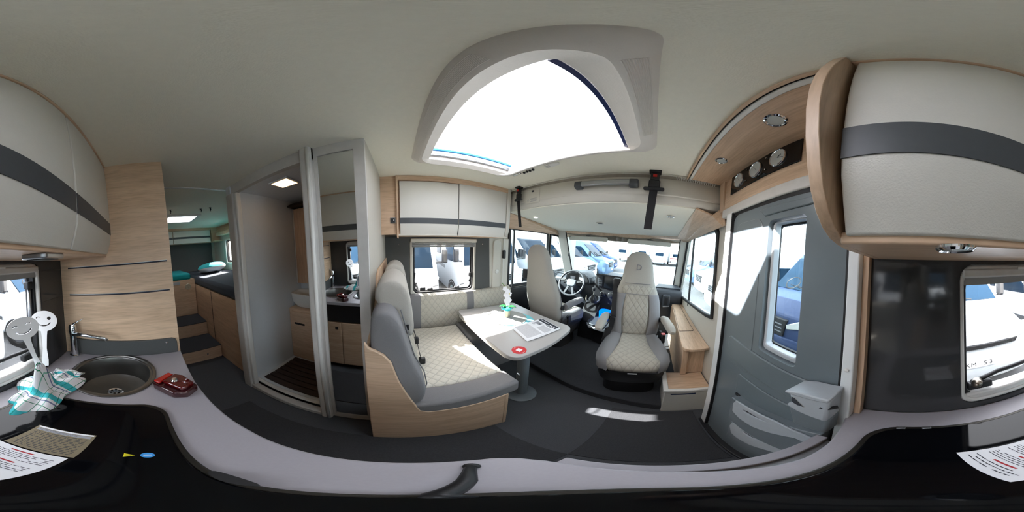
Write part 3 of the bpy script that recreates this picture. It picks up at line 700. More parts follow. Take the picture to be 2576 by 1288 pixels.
link('finger_hole', B().prism([(.205, -.448), (.225, -.452), (.243, -.446), (.246, -.420), (.238, -.418)], 'y', -.324, -.320), 'chrome', bn, bevel=.001)
link('holder', B().prism([(.150, -.60), (.24, -.60), (.262, -.50), (.150, -.50)], 'y', -.392, -.335), 'grey_plastic', bn, bevel=.01)
link('latch', B().tube([(.17, -.325, -.425), (.155, -.33, -.43), (.138, -.345, -.425)], .006, 6), 'black_plastic', bn)
ja = slab('trim_5', B().prism([(-.47, FL), (-.385, FL), (-.385, .27), (-.47, .27)], 'x', .800, .872), 'white_frame', 'white door jamb between entrance door and cab window', bevel=.008)
link('jamb_seal', B().box(.792, .802, -.44, -.385, FL, .26), 'rubber', ja)
link('dome_switch', B().lathe([(.010, 0), (.009, .006), (.001, .009)], (.838, -.385, -.22), (0, 1, 0), 14), 'white_plastic', ja, smooth=True)
jb = slab('trim_6', B().prism([(-.47, FL), (-.392, FL), (-.392, .05), (-.47, .05)], 'x', .129, .160), 'white_frame', 'white door jamb beside the oak kitchen post', bevel=.004)
link('jamb_seal', B().box(.160, .168, -.45, -.40, FL, .26), 'rubber', jb)
link('keeper', B().lathe([(.007, 0), (.006, .005), (.001, .006)], (.145, -.392, -.30), (0, 1, 0), 12), 'white_plastic', jb)
slab('trim_7', B().box(.128, .96, -.47, -.392, .262, .315), 'skirt_grey', 'pale grey header rail above the entrance door', bevel=.006)
slab('trim_8', B().box(.168, .80, -.46, -.40, .244, .262), 'rubber', 'black rubber seal at the top of the entrance door')
slab('door_threshold', B().box(.14, .87, -.47, -.37, FL, FL+.02), 'black_plastic', 'dark threshold strip at the entrance door', bevel=.006)
sf = thing('entrance_soffit', 'oak soffit panel over the entrance door with rounded pale edge rail', 'panel')
link('underside', B().box(.122, 1.03, -.42, -.190, .528, H), 'oak', sf)
link('fascia', B().box(.122, .955, -.47, -.400, .315, .53), 'oak', sf, bevel=.003)
link('cheek', B().prism([(-.47, .315), (-.40, .315), (-.385, .53), (-.47, .53)], 'x', .955, 1.03), 'oak_vert', sf, bevel=.003)
link('edge_rail', B().box(.122, 1.04, -.190, -.172, .526, H), 'white_plastic', sf, bevel=.004)
link('front_lip', B().box(.122, 1.05, -.166, -.156, .532, H), 'oak', sf, bevel=.002)
link('curtain_slot', B().box(.122, 1.04, -.172, -.166, .540, H), 'rubber', sf)
downlight(.352, -.266, .528, r=.036, m='dial', label='larger round chrome spotlight in the oak soffit, nearer the kitchen cabinet')
downlight(.725, -.262, .528, r=.030, m='dial', label='smaller looking round chrome spotlight in the oak soffit, towards the cab')
gp = thing('instrument_panel', 'black weather station panel with three round chrome dials above the entrance door', 'gauge panel')
link('plate', B().box(.352, .868, -.400, -.394, .395, .522), 'hob_glass', gp, bevel=.002)
for x, r, hands in ((.470, .046, 1), (.620, .045, 0), (.775, .045, 0)):
    g = link('dial', B().lathe([(.001, .004), (r*.9, .004), (r*.9, .001)], (x, -.394, .463), (0, 1, 0), 32), 'dial', gp)
    link('bezel', B().lathe([(r*1.02, 0), (r*1.02, .005), (r*.96, .009), (r*.9, .006), (r*.9, .001)], (x, -.394, .463), (0, 1, 0), 32, cap=False), 'chrome', g, smooth='a')
    if hands:
        for a, L_ in ((200, .034), (150, .022)):
            dx, dz = math.cos(math.radians(a)), math.sin(math.radians(a))
            link('hand', B().tube([(x, -.389, .463), (x+dx*L_, -.389, .463+dz*L_)], .0016, 5), 'ink', g)
    else: link('hand', B().tube([(x-.01, -.389, .455), (x+.015, -.389, .485)], .0012, 5), 'ink_grey', g)
for x in (.545, .70):
    for z in (.43, .50): link('knob', B().lathe([(.004, 0), (.004, .004), (.001, .005)], (x, -.394, z), (0, 1, 0), 10), 'chrome', gp)
tag(link('entrance_switch', B().prism(rrect(.262, .318, .405, .53, .01), 'y', -.400, -.393), 'hob_glass', bevel=.003), 'small dark switch plate partly hidden behind the oak cabinet end panel', 'switch')

# ================================================================== DINETTE
dc = thing('dinette_overhead_cabinet', 'white two-door overhead cabinet with grey stripe above the dinette window', 'cabinet')
link('carcass', B().box(-.008, .985, 1.31, YL, .045, H), 'oak', dc)
link('top_rail', B().box(-.01, .985, 1.275, 1.31, .505, H), 'oak', dc, bevel=.003)
link('side_panel', B().prism([(1.272, .030), (1.272, H), (YL, H), (YL, .030)], 'x', -.014, .0), 'oak_vert', dc, bevel=.003)
link('base_panel', B().box(-.0, 1.01, 1.30, YL, .048, .058), 'cream_plastic', dc)
bent_door('door', dc, .012, .486, 1.286, -1, .045, .502, 'white_lacquer', .141, .187)
bent_door('door', dc, .492, .972, 1.286, -1, .048, .512, 'white_lacquer', .141, .187)
for x in (.489,): link('door_gap', B().box(x-.003, x+.003, 1.296, 1.312, .05, .505), 'rubber', dc)
link('end_panel', B().prism([(1.27, H), (1.272, .20), (1.285, .10), (1.315, .055), (YL, .045), (YL, H)], 'x', .978, 1.02), 'cream_plastic', dc, bevel=.01)
ns = slab('wall_left_niche', B().box(-.137, -.014, 1.30, 1.32, .056, H), 'oak', 'oak filler panel between partition and dinette cabinet')
sw = thing('wall_switch', 'square black light switch in a chrome frame on the oak filler panel', 'switch')
link('frame', B().prism(rrect(-.064, -.022, .145, .192, .004), 'y', 1.294, 1.30), 'alu', sw, bevel=.002)
link('rocker', B().prism(rrect(-.059, -.027, .150, .187, .003), 'y', 1.291, 1.295), 'black_plastic', sw, bevel=.001)
link('knob', B().lathe([(.004, 0), (.004, .003), (.001, .004)], (-.036, 1.291, .170), (0, -1, 0), 10), 'chrome', sw)
# partition
slab('wall_partition', B().box(-.172, -.137, .746, YL, FL, H), 'wall_cream', 'cream partition wall between washroom and dinette')
# bench
bn = thing('dinette_bench', 'grey upholstered forward-facing dinette bench in an oak side panel with two headrests', 'bench')
prof = [(-.136, FL), (-.136, -.40), (-.118, -.430), (-.090, -.445), (-.062, -.467), (-.037, -.512), (-.012, -.64), (.066, -.945), (.10, -.972), (.485, -.972), (.485, FL)]
link('side_panel', B().prism(prof, 'y', .550, .566), 'oak', bn, bevel=.004)
link('front_panel', B().box(.465, .485, .566, 1.5, FL, -.975), 'oak_y', bn)
link('corner_post', B().box(.466, .488, .548, .570, FL, -.975), 'oak_vert', bn, bevel=.003)
bp = [(.560, FL), (.560, -.52), (.575, -.46), (.62, -.43), (.70, -.41), (.76, -.385), (.86, -.30), (.93, -.19), (1.0, -.165), (1.62, -.16), (1.62, FL)]
link('back_panel', B().prism(bp, 'x', -.137, -.122), 'oak_vert', bn, bevel=.004)
link('base', B().box(-.12, .465, .57, 1.53, FL, -.978), 'oak', bn)
def cushion_box(x0, x1, y0, y1, z0, z1, r=.03):
    return B().box(x0, x1, y0, y1, z0, z1)
def slabcushion(nm, parent, x0, x1, y0, y1, z0, z1, m, bev=.035, crown=.01):
    b = B(); nx, ny = 8, 8
    def P(i, j, top):
        u, v = i/nx, j/ny; x = x0+(x1-x0)*u; y = y0+(y1-y0)*v
        return (x, y, (z1 + crown*math.sin(u*PI)*math.sin(v*PI)) if top else z0)
    bm = b.bm; T = [[bm.verts.new(P(i, j, 1)) for j in range(ny+1)] for i in range(nx+1)]; D = [[None]*(ny+1) for i in range(nx+1)]
    for i in range(nx):
        for j in range(ny): bm.faces.new((T[i][j], T[i+1][j], T[i+1][j+1], T[i][j+1]))
    ring = [T[i][0] for i in range(nx+1)]+[T[nx][j] for j in range(1, ny+1)]+[T[i][ny] for i in range(nx-1, -1, -1)]+[T[0][j] for j in range(ny-1, 0, -1)]
    low = [bm.verts.new((v.co.x, v.co.y, z0)) for v in ring]
    for k in range(len(ring)): bm.faces.new((ring[k], low[k], low[(k+1) % len(ring)], ring[(k+1) % len(ring)]))
    bm.faces.new(low)
    return link(nm, b, m, parent, bevel=bev, smooth='a', seg=4)
sc = slabcushion('seat_cushion', bn, .03, .560, .695, 1.50, -.975, -.885, 'quilt_bench', .03)
slabcushion('cushion_border', sc, .03, .562, .553, .700, -.985, -.884, 'fabric_dark', .035)
link('cushion_front', B().box(.52, .566, .70, 1.50, -.985, -.905), 'fabric_dark', sc, bevel=.03, seg=3)
# backrest: lofted along y, bulging sides
def back_sec(y, s):
    pts = [(-.118, -.90), (-.118, -.60), (-.118, -.33), (-.110, -.285), (-.085, -.262), (-.045, -.262), (-.010, -.290), (.014, -.37), (.045, -.53), (.085, -.65), (.098, -.76), (.085, -.86), (.05, -.90)]
    cx, cz = -.03, -.56
    return [(cx+(x-cx)*s, y, cz+(z-cz)*(1-(1-s)*.35)) for x, z in pts]
bk = link('backrest', B().loft([back_sec(y, s) for y, s in ((.672, .97), (.68, .98), (1.05, .985), (1.06, .97), (1.07, .985), (1.50, .985), (1.51, .9))]), 'quilt_back', bn, smooth='a')
link('side_bolster', B().loft([back_sec(y, s) for y, s in ((.566, .88), (.572, .97), (.60, 1.03), (.655, 1.04), (.680, 1.0), (.688, .9))]), 'fabric_dark', bk, sub=1)
link('piping', B().tube([(x+.002, .632, z) for _, (x, z) in enumerate([(.0, -.28), (.018, -.36), (.052, -.53), (.092, -.65), (.104, -.76), (.09, -.86)])], .003, 6), 'seam_grey', bk)
def bench_headrest(y0, y1):
    R = []
    for y, s in ((y0, .90), (y0+.006, .97), (y0+.03, 1), (y1-.03, 1), (y1-.006, .97), (y1, .90)):
        cx, cz = -.03, -.29
        pts = [(-.112, -.275), (-.112, -.21), (-.088, -.168), (-.04, -.152), (.008, -.165), (.038, -.205), (.054, -.29), (.062, -.40), (.056, -.445), (.03, -.448), (.008, -.37), (-.02, -.285)]
        R.append([(cx+(x-cx)*s, y, cz+(z-cz)*s) for x, z in pts])
    h = link('headrest', B().loft(R), 'headrest_fabric', bn, smooth='a', sub=1)
    link('label_tab', B().box(.02, .035, y0-.001, y0, -.40, -.37), 'rubber', h)
bench_headrest(.66, .97); bench_headrest(1.13, 1.44)
link('belt', B().loft([[(x-.0, y, z), (x+.004, y, z), (x+.004, y+.045, z), (x, y+.045, z)] for x, y, z in ((.03, 1.0, -.33), (.06, 1.0, -.53), (.095, .98, -.66), (.115, .95, -.80), (.13, .93, -.885))]), 'belt', bn)
link('belt_buckle', B().box(.11, .15, .93, .965, -.90, -.83), 'black_plastic', bn, bevel=.006)
link('belt_buckle', B().box(.10, .14, 1.20, 1.235, -.90, -.82), 'black_plastic', bn, bevel=.006)
# side bench along the wall
sb = thing('side_bench', 'narrow grey side bench with quilted backrest along the wall under the dinette window', 'bench')
link('base', B().box(.575, 1.24, 1.22, YL-.006, FL, -.985), 'fabric_dark', sb, bevel=.004)
slabcushion('seat_cushion', sb, .57, 1.28, 1.17, 1.56, -.985, -.895, 'fabric_dark', .03)
def wall_back(nm, par, x0, x1, m, s=1):
    pts = [(1.646, -1.0), (1.646, -.56), (1.635, -.550), (1.585, -.553), (1.562, -.575), (1.548, -.68), (1.545, -.85), (1.55, -.97), (1.57, -1.0)]
    return link(nm, B().prism(pts, 'x', x0, x1), m, par, bevel=.008)
wb = wall_back('backrest', sb, .20, 1.30, 'quilt_wall')
for x0, x1 in ((.08, .205), (.70, .785)):
    pts = [(1.646, -1.0), (1.646, -.557), (1.635, -.547), (1.583, -.550), (1.558, -.574), (1.544, -.68), (1.541, -.85), (1.547, -.972), (1.57, -1.0)]
    link('divider', B().prism(pts, 'x', x0, x1), 'fabric_dark', wb, bevel=.006)
# table
tb = thing('dinette_table', 'pale grey dinette table top on a grey round pedestal', 'table')
def tpoly(d=0):
    c = [(.568, 1.50, .06), (.556, .612, .075), (.87, .582, .10), (1.192, .600, .085), (1.236, 1.43, .05)]
    o = []
    n = len(c)
    for i in range(n):
        p, q, r_ = [Vector(c[k % n][:2]) for k in (i-1, i, i+1)]; a = (p-q).normalized(); b = (r_-q).normalized(); rr = c[i][2]
        for k in range(7):
            t = k/6; o.append(tuple((q+a*rr)*(1-t)**2+q*2*t*(1-t)+(q+b*rr)*t**2))
    return o
link('table_top', B().prism(tpoly(), 'z', -.752, -.720), 'table_grey', tb, bevel=.004, seg=2)
link('under_frame', B().box(.66, 1.10, .70, 1.40, -.775, -.752), 'alu', tb, bevel=.004)
link('edge_rail', B().box(.568, .585, .70, 1.44, -.772, -.752), 'cream_plastic', tb)
link('pedestal', B().lathe([(.055, -1.41), (.045, -1.40), (.045, -.775)], (.79, .76, 0), n=28), 'grey_plastic', tb, smooth='a')
link('base_plate', B().lathe([(.118, FL+.001), (.118, FL+.008), (.105, FL+.016), (.05, FL+.024)], (.79, .76, 0), n=36), 'grey_plastic', tb, smooth='a')
TT = -.7199
tag(link('teal_placemat', B().lathe([(.165, 0), (.165, .002), (.001, .002)], (.945, 1.045, TT), n=48), 'teal_mat'), 'round turquoise placemat peeking out under the grey one', 'placemat')
tag(link('grey_placemat', B().lathe([(.165, .002), (.165, .0055), (.001, .0055)], (.925, 1.115, TT), n=48), 'placemat'), 'round grey placemat under the orchid on the table', 'placemat')
ds = thing('red_disc_sticker', 'round red sticker with a blank white square on the near table corner', 'sticker')
link('disc', B().lathe([(.001, .0001), (.046, .0001), (.046, .0008), (.001, .0008)], (.652, .672, TT), n=40), 'red_disc', ds)
Ms = Matrix.Translation((.652, .672, TT)) @ Matrix.Rotation(.25, 4, 'Z')
link('square', B().box(-.016, .016, -.016, .016, .0008, .0012, Ms), 'paper', ds)
b_ = B()
for k in range(9):
    for a0 in (20, 200):
        a = math.radians(a0+k*9); c = Ms @ Vector((.037*math.cos(a), .037*math.sin(a), 0)); b_.box(c.x-.002, c.x+.002, c.y-.0012, c.y+.0012, TT+.0008, TT+.0012)
o = link('rim_print', b_, 'paper', ds); o['kind'] = 'stuff'
# brochure sheets
def quadsheet(name, label, c4, z, m, prints):
    """c4: corners A,B,C,D (xy); local u along A->B, v along A->D"""
    t = thing(name, label, 'paper'); A_, B_, C_, D_ = [Vector((p[0], p[1], 0)) for p in c4]
    def P(u, v, dz=0): return A_*(1-u)*(1-v)+B_*u*(1-v)+C_*u*v+D_*(1-u)*v+Vector((0, 0, z+dz+.004*max(0, u-.8)*5*0))
    def blk(b, u0, u1, v0, v1, z0, z1):
        vs = [P(u, v, zz) for u in (u0, u1) for v in (v0, v1) for zz in (z0, z1)]
        b.add(vs, [(0, 1, 3, 2), (4, 6, 7, 5), (0, 4, 5, 1), (2, 3, 7, 6), (0, 2, 6, 4), (1, 5, 7, 3)])
    b = B(); blk(b, 0, 1, 0, 1, 0, .0008); link('sheet', b, m, t)
    by = {}
    for u0, u1, v0, v1, mm in prints:
        blk(by.setdefault(mm, B()), u0, u1, v0, v1, .0008 if mm != 'paper' else .0011, .0011 if mm != 'paper' else .0013)
    for k, b in by.items():
        o = link('print', b, k, t); o['kind'] = 'stuff'
    return t
# A far-left(on mat) B far-right C near-right D near-left
q4 = [(.83, .955), (1.150, .905), (1.100, .675), (.775, .725)]
quadsheet('lower_sheet', 'white sheet lying just below the printed brochure on the table', [(x-.012, y-.012) for x, y in q4], TT+.0056, 'paper', [])
pr = [(.84, .985, .03, .97, 'ink'), (.87, .90, .62, .9, 'paper'), (.91, .93, .1, .5, 'paper')]
for k in range(22): pr.append((.05+.0185*k, .05+.0185*k+.008, .08, .92, 'ink_grey'))
for k in range(12): pr.append((.52+.02*k, .52+.02*k+.009, .50, .95, 'ink_grey'))
for k in range(4): pr.append((.56+.03*k, .575+.03*k, .10, .22+.03*(k % 2), 'ink_grey'))
pr += [(.66, .78, .12, .40, 'ink_grey'), (.70, .73, .3, .38, 'ink'), (.80, .82, .55, .85, 'ink')]
quadsheet('brochure_sheet', 'printed data sheet with dark header lying on the table', q4, TT+.0068, 'paper', pr)
# orchid
op_ = thing('orchid', 'white artificial orchid in a silver pot on the round grey placemat', 'plant')
pc = (.925, 1.145, TT+.0056)
link('pot', B().lathe([(.001, 0), (.026, 0), (.031, .02), (.031, .078), (.028, .078), (.028, .066), (.001, .066)], pc, n=28), 'galv', op_, smooth='a')
link('ribbon', B().lathe([(.030, .068), (.040, .078), (.042, .094), (.028, .100), (.001, .100)], pc, n=12), 'teal', op_)
for k in range(5):
    a = k*1.35; link('ribbon_loop', B().tube([(pc[0]+.02*math.cos(a), pc[1]+.02*math.sin(a), pc[2]+.085), (pc[0]+.055*math.cos(a), pc[1]+.055*math.sin(a), pc[2]+.100), (pc[0]+.05*math.cos(a+.4), pc[1]+.05*math.sin(a+.4), pc[2]+.082)], .007, 6, .4), 'teal', op_)
def leafmesh(c, d, L_, Wd, up=.5):
    d = Vector(d).normalized(); s_ = d.cross(Vector((0, 0, 1))).normalized(); V = []
    for i in range(9):
        t = i/8; p = Vector(c)+d*L_*t+Vector((0, 0, up*L_*t-L_*.9*t*t*up)); wd = Wd*math.sin(PI*min(1, t*.93+.07))**.7
        V.append([p-s_*wd+Vector((0, 0, wd*.25)), p-Vector((0, 0, wd*.1)), p+s_*wd+Vector((0, 0, wd*.25))])
    return B().loft(V, cap=False, closed=False)
for d, L_ in (((.75, -.66, 0), .085), ((-.7, .72, 0), .08), ((.2, .9, 0), .06)):
    link('leaf', leafmesh((pc[0], pc[1], pc[2]+.095), d, L_, .024, .55), 'leaf', op_, smooth=True, solid=.0015)
st_pts = [(pc[0], pc[1], pc[2]+.09), (pc[0]+.004, pc[1]-.002, pc[2]+.17), (pc[0]-.004, pc[1]+.004, pc[2]+.25), (pc[0]-.02, pc[1]+.02, pc[2]+.31), (pc[0]-.04, pc[1]+.04, pc[2]+.335)]
link('stem', B().tube(st_pts, .0028, 6), 'stem', op_, smooth=True)
link('support_stick', B().tube([(pc[0]+.01, pc[1], pc[2]+.08), (pc[0]+.022, pc[1]-.018, pc[2]+.33)], .0016, 5), 'skirt_grey', op_)
view_o = -Vector(pc).normalized()
for k, (dx, dz) in enumerate([(0, .135), (-.014, .165), (.016, .172), (.0, .198), (-.018, .222), (.014, .235), (-.004, .262), (-.028, .285)]):
    c = Vector((pc[0]+dx*.8, pc[1]-dx*.6, pc[2]+dz))+view_o*.012
    fl = link('flower', B().lathe([(.001, .004), (.005, .003), (.001, -.004)], c, view_o, 8), 'yellow' if k == 5 else 'petal', op_)
    xs_ = view_o.cross(Vector((0, 0, 1))).normalized(); ys_ = xs_.cross(view_o)
    b_ = B()
    for q in range(5):
        a = 2*PI*q/5+.3*k; u = xs_*math.cos(a)+ys_*math.sin(a); v = u.cross(view_o)
        cc = c+u*.013; b_.loft([[cc+u*.012*math.cos(tt)*s_+v*.010*math.sin(tt)*s_+view_o*h_ for tt in [2*PI*z/8 for z in range(8)]] for s_, h_ in ((.3, -.002), (1, .0), (1, .0015), (.3, .003))])
    link('petals', b_, 'petal', fl, smooth='a')
link('bud', B().lathe([(.001, -.006), (.005, 0), (.001, .007)], (st_pts[-1][0], st_pts[-1][1], st_pts[-1][2]), n=8), 'leaf', op_)

# ================================================================== WASHROOM
slab('wall_washroom', B().box(-1.16, -1.10, .70, YL, FL, H), 'bath_grey', 'pale grey left wall of the washroom')
wr = slab('wall_washroom_front', B().box(-1.10, -.385, .71, .745, .472, H), 'skirt_grey', 'pale header over the washroom opening')
link('post', B().prism(rrect(-1.165, -1.068, .695, .75, .012), 'z', FL, .475), 'skirt_grey', wr, bevel=.004)
link('post_liner', B().prism(rrect(-1.075, -1.040, .715, .76, .01), 'z', FL+.06, .475), 'white_plastic', wr, bevel=.003)
link('post', B().prism(rrect(-.448, -.385, .690, .752, .014), 'z', FL, H), 'skirt_grey', wr, bevel=.003)
link('post_highlight', B().tube([(-.402, .698, FL), (-.402, .698, H)], .013, 10), 'white_plastic', wr, smooth=True)  # white rod added along the post to draw its highlight
link('sill', B().box(-1.07, -.44, .70, .760, FL, -1.375), 'skirt_grey', wr, bevel=.008)
link('tray_rim', B().box(-1.09, -.44, .76, .80, -1.40, -1.335), 'white_plastic', wr, bevel=.008)
slab('wall_washroom_ceiling', B().box(-1.10, -.172, .745, YL, .505, .52), 'bath_grey', 'grey washroom ceiling panel')
slab('wall_washroom_back', B().box(-1.10, -.172, 1.56, YL, FL, .505), 'bath_grey', 'grey back wall of the washroom')
slab('shower_tray', B().box(-1.10, -.172, .76, 1.56, -1.40, -1.345), 'bath_grey', 'pale grey shower tray floor')
sg = thing('shower_floor_grate', 'dark wooden slatted grate lying in the shower tray', 'grate')
for k in range(7): link('slat', B().box(-1.05, -.45, .83+.065*k, .885+.065*k, -1.345, -1.325), 'dark_wood', sg, bevel=.003)
bl = thing('washroom_lamp', 'square warm-lit lamp in the washroom ceiling', 'lamp')
link('frame', B().box(-.835, -.665, .865, 1.025, .494, .505), 'bath_grey', bl, bevel=.003)
link('lens', B().add([(-.82, .88, .494), (-.68, .88, .494), (-.68, 1.01, .494), (-.82, 1.01, .494), (-.75, .945, .472)], [(0, 1, 4), (1, 2, 4), (2, 3, 4), (3, 0, 4), (0, 3, 2, 1)]), 'lamp_lit', bl)
bs_ = thing('washroom_basin', 'white washroom basin on a grey drawer unit at the back of the washroom', 'basin')
link('bowl', B().loft([sell((-.93, 1.44, z), a, b, 4, 28) for z, a, b in ((-.66, .12, .08), (-.60, .165, .115), (-.505, .175, .125), (-.500, .170, .12), (-.51, .155, .105), (-.59, .12, .08), (-.60, .02, .02))]), 'white_plastic', bs_, smooth='a')
link('unit', B().box(-1.095, -.70, 1.30, 1.56, -1.34, -.665), 'oak', bs_, bevel=.006)
link('drawer', B().box(-1.06, -.74, 1.285, 1.30, -.86, -.69), 'oak', bs_, bevel=.004)
link('drawer_handle', B().box(-1.02, -.90, 1.277, 1.286, -.84, -.82), 'rubber', bs_, bevel=.002)
wc = thing('washroom_mirror_cabinet', 'dark oak mirror cabinet with a dark top shelf in the washroom', 'cabinet')
link('body', B().box(-1.095, -.62, 1.48, 1.56, -.42, .42), 'oak_vert', wc, bevel=.004)
link('mirror_glass', B().box(-.93, -.64, 1.474, 1.482, -.40, .40), 'mirror', wc)
link('top_shelf', B().prism([(-1.10, 1.40), (-1.0, 1.36), (-.62, 1.36), (-.62, 1.56), (-1.10, 1.56)], 'z', .43, .455), 'black_plastic', wc, bevel=.004)
link('edge_light', B().tube([(-1.085, 1.476, -.42), (-1.085, 1.476, .42)], .006, 6), 'white_plastic', wc)
# mirror door
md = thing('mirror_door', 'tall mirror in a pale frame beside the washroom, reflecting the kitchen', 'mirror')
A0, A1 = Vector((-.385, .723)), Vector((-.137, .726))
dv = (A1-A0).normalized(); nv = Vector((dv.y, -dv.x)); Lm = (A1-A0).length
Mm = Matrix(((dv.x, -nv.x, 0, A0.x), (dv.y, -nv.y, 0, A0.y), (0, 0, 1, 0), (0, 0, 0, 1)))
b_ = B().plate([(0, FL), (Lm, FL), (Lm, H), (0, H)], [[(.018, -1.36), (Lm-.052, -1.36), (Lm-.052, .487), (.018, .487)][::-1]], 'y', 0, .02); b_.bm.transform(Mm)
link('frame', b_, 'skirt_grey', md, bevel=.002)
b_ = B().box(.01, Lm-.045, .006, .012, -1.37, .495); b_.bm.transform(Mm); link('mirror_glass', b_, 'mirror', md)

# ================================================================== BEDROOM
lb = thing('rear_bed', 'raised rear bed with dark grey cover on an oak base behind the washroom', 'bed')
link('base', B().box(-3.45, -1.17, .81, YL-.006, FL, -.495), 'oak', lb)
link('base_groove', B().box(-1.92, -1.915, .797, .801, FL, -.50), 'rubber', lb)
slabcushion('mattress', lb, -3.44, -1.17, .803, YL-.01, -.495, -.365, 'bed_dark', .04, .0)
rb = thing('rear_bed', 'right-hand rear bed behind the tall oak cabinet', 'bed')
link('base', B().box(-3.45, -1.80, YR+.006, .27, FL, -.495), 'oak', rb)
slabcushion('mattress', rb, -3.44, -1.80, YR+.01, .28, -.495, -.365, 'bed_dark', .04, .0)
cb = thing('bed_step_cabinet', 'oak cabinet front between the rear beds above the carpeted steps', 'cabinet')
link('front', B().box(-2.60, -2.565, .28, .80, -1.01, -.40), 'oak_y', cb)
link('body', B().box(-3.45, -2.60, .28, .80, FL, -.40), 'oak_y', cb)
link('vent', B().lathe([(.05, 0), (.045, .006), (.001, .006)], (-2.565, .68, -.52), (1, 0, 0), 16), 'galv', cb)
link('label', B().box(-2.565, -2.562, .42, .55, -.47, -.42), 'light_plastic', cb)
for i, (x0, x1, z1) in enumerate(((-2.17, -1.78, -1.225), (-2.565, -2.182, -1.015))):
    s_ = thing('bed_step', ('lower' if i == 0 else 'upper')+' oak bed step with dark carpet tread', 'step')
    link('riser', B().box(x0, x1, .28, .80, FL, z1-.012), 'oak_y', s_)
    link('tread', B().box(x0, x1+.01, .28, .80, z1-.012, z1), 'mat_carpet', s_, bevel=.003)
link('lock', B().lathe([(.012, 0), (.010, .004), (.001, .004)], (-1.78, .62, -1.33), (1, 0, 0), 12), 'chrome', s_)
tag(slabcushion('folded_blanket', None, -3.3, -2.57, .30, .745, -.40, -.30, 'teal_deep', .03), 'folded teal blanket between the rear beds', 'blanket')
pw = thing('pillow', 'teal pillow with a white underside on the rear bed near the window', 'pillow')
Mp = Matrix.Translation((-2.75, 1.22, -.262)) @ Matrix.Rotation(math.radians(20), 4, 'Z') @ Matrix.Rotation(math.radians(-10), 4, 'Y')
def pil_(z0, z1, m, nm):
    rings = []
    for k in range(7):
        t = z0+(z1-z0)*k/6; s_ = max(.02, math.sqrt(max(0, 1-t*t)))
        rings.append([Mp @ p for p in sell((0, 0, t*.085), .16*(.25+.75*s_), .28*(.3+.7*s_), 3.4, 32)])
    link(nm, B().loft(rings), m, pw, smooth='a')
pil_(-.05, .98, 'teal', 'top_cover'); pil_(-.98, -.05, 'white_plastic', 'underside')
hb = slab('wall_rear_panel', B().box(-3.5, -3.47, -.2, YL-.08, -.42, .26), 'anthracite', 'dark grey headboard panel on the rear wall')
rc = thing('rear_overhead_cabinet', 'white rear overhead cabinet with grey stripe above the headboard', 'cabinet')
link('carcass', B().box(-3.5, -3.22, -.3, 1.46, .235, H), 'oak_y', rc)
link('top_rail', B().box(-3.22, -3.19, -.3, 1.46, .50, H), 'oak_y', rc)
for y0, y1 in ((-.29, .02), (.03, .625), (.635, 1.44)):
    d = link('door', B().box(-3.22, -3.195, y0, y1, .238, .497), 'white_lacquer', rc, bevel=.006)
    link('stripe', B().box(-3.195, -3.1935, y0, y1, .335, .375), 'stripe_grey', d)
cs = thing('rear_corner_shelf', 'oak corner shelf beside the rear overhead cabinet', 'shelf')
link('shelf_board', B().box(-3.5, -3.05, 1.46, YL, .235, .255), 'oak', cs, bevel=.004)
link('back_board', B().box(-3.2, -3.18, 1.46, YL, .255, H), 'oak_y', cs)
link('side_shelf', B().box(-3.05, -2.3, 1.50, YL, .34, .40), 'oak', cs, bevel=.004)
link('side_back', B().box(-3.18, -2.3, 1.61, YL, .40, H), 'oak', cs)
# ================================================================== DROP-DOWN BED
db = thing('drop_down_bed', 'pale drop-down bed parked under the roof above the cab seats', 'bed')
fp = [(1.062, .525), (1.047, .47), (1.045, .40), (1.046, .392), (1.052, .388), (1.050, .383), (1.054, .36), (1.070, .338), (1.10, .328), (1.30, .322), (1.30, .50)]
link('front_panel', B().prism(fp, 'y', -.425, 1.375), 'cream_plastic', db, bevel=.004)
UL = [(1.08, 1.37, .328), (2.36, 1.64, .262), (2.50, 1.2, .257), (2.56, .69, .255), (2.50, .15, .257), (2.32, -.30, .262), (1.08, -.245, .328)]
link('underside', B().loft([[Vector(p) for p in UL], [Vector(p)+Vector((0, 0, .05)) for p in UL]]), 'ceiling', db)
def ruled(nm, top, bot, m, parent, th=.012):
    return link(nm, B().strip([Vector(p) for p in top], [Vector(p) for p in bot]), m, parent, solid=th)
ruled('left_oak_panel', [(1.04, 1.36, .335), (1.08, 1.38, .33), (2.36, 1.645, .264)], [(1.04, 1.63, .19), (1.10, 1.63, .19), (2.58, 1.655, .175)], 'oak', db)
ruled('front_oak_panel', [(2.36, 1.645, .264), (2.50, 1.2, .259), (2.56, .69, .257), (2.50, .15, .259), (2.32, -.30, .264)], [(2.58, 1.655, .175), (2.66, 1.2, .15), (2.70, .69, .14), (2.66, .1, .15), (2.54, -.43, .19)], 'oak', db)
ruled('right_oak_panel', [(1.06, -.245, .33), (2.32, -.30, .264)], [(1.06, -.36, .30), (2.54, -.43, .19)], 'oak', db)
ruled('right_wall_panel', [(1.02, -.42, .36), (1.06, -.36, .30), (2.54, -.43, .19)], [(1.02, -.45, .235), (1.06, -.45, .235), (2.50, -.455, .20)], 'oak', db)
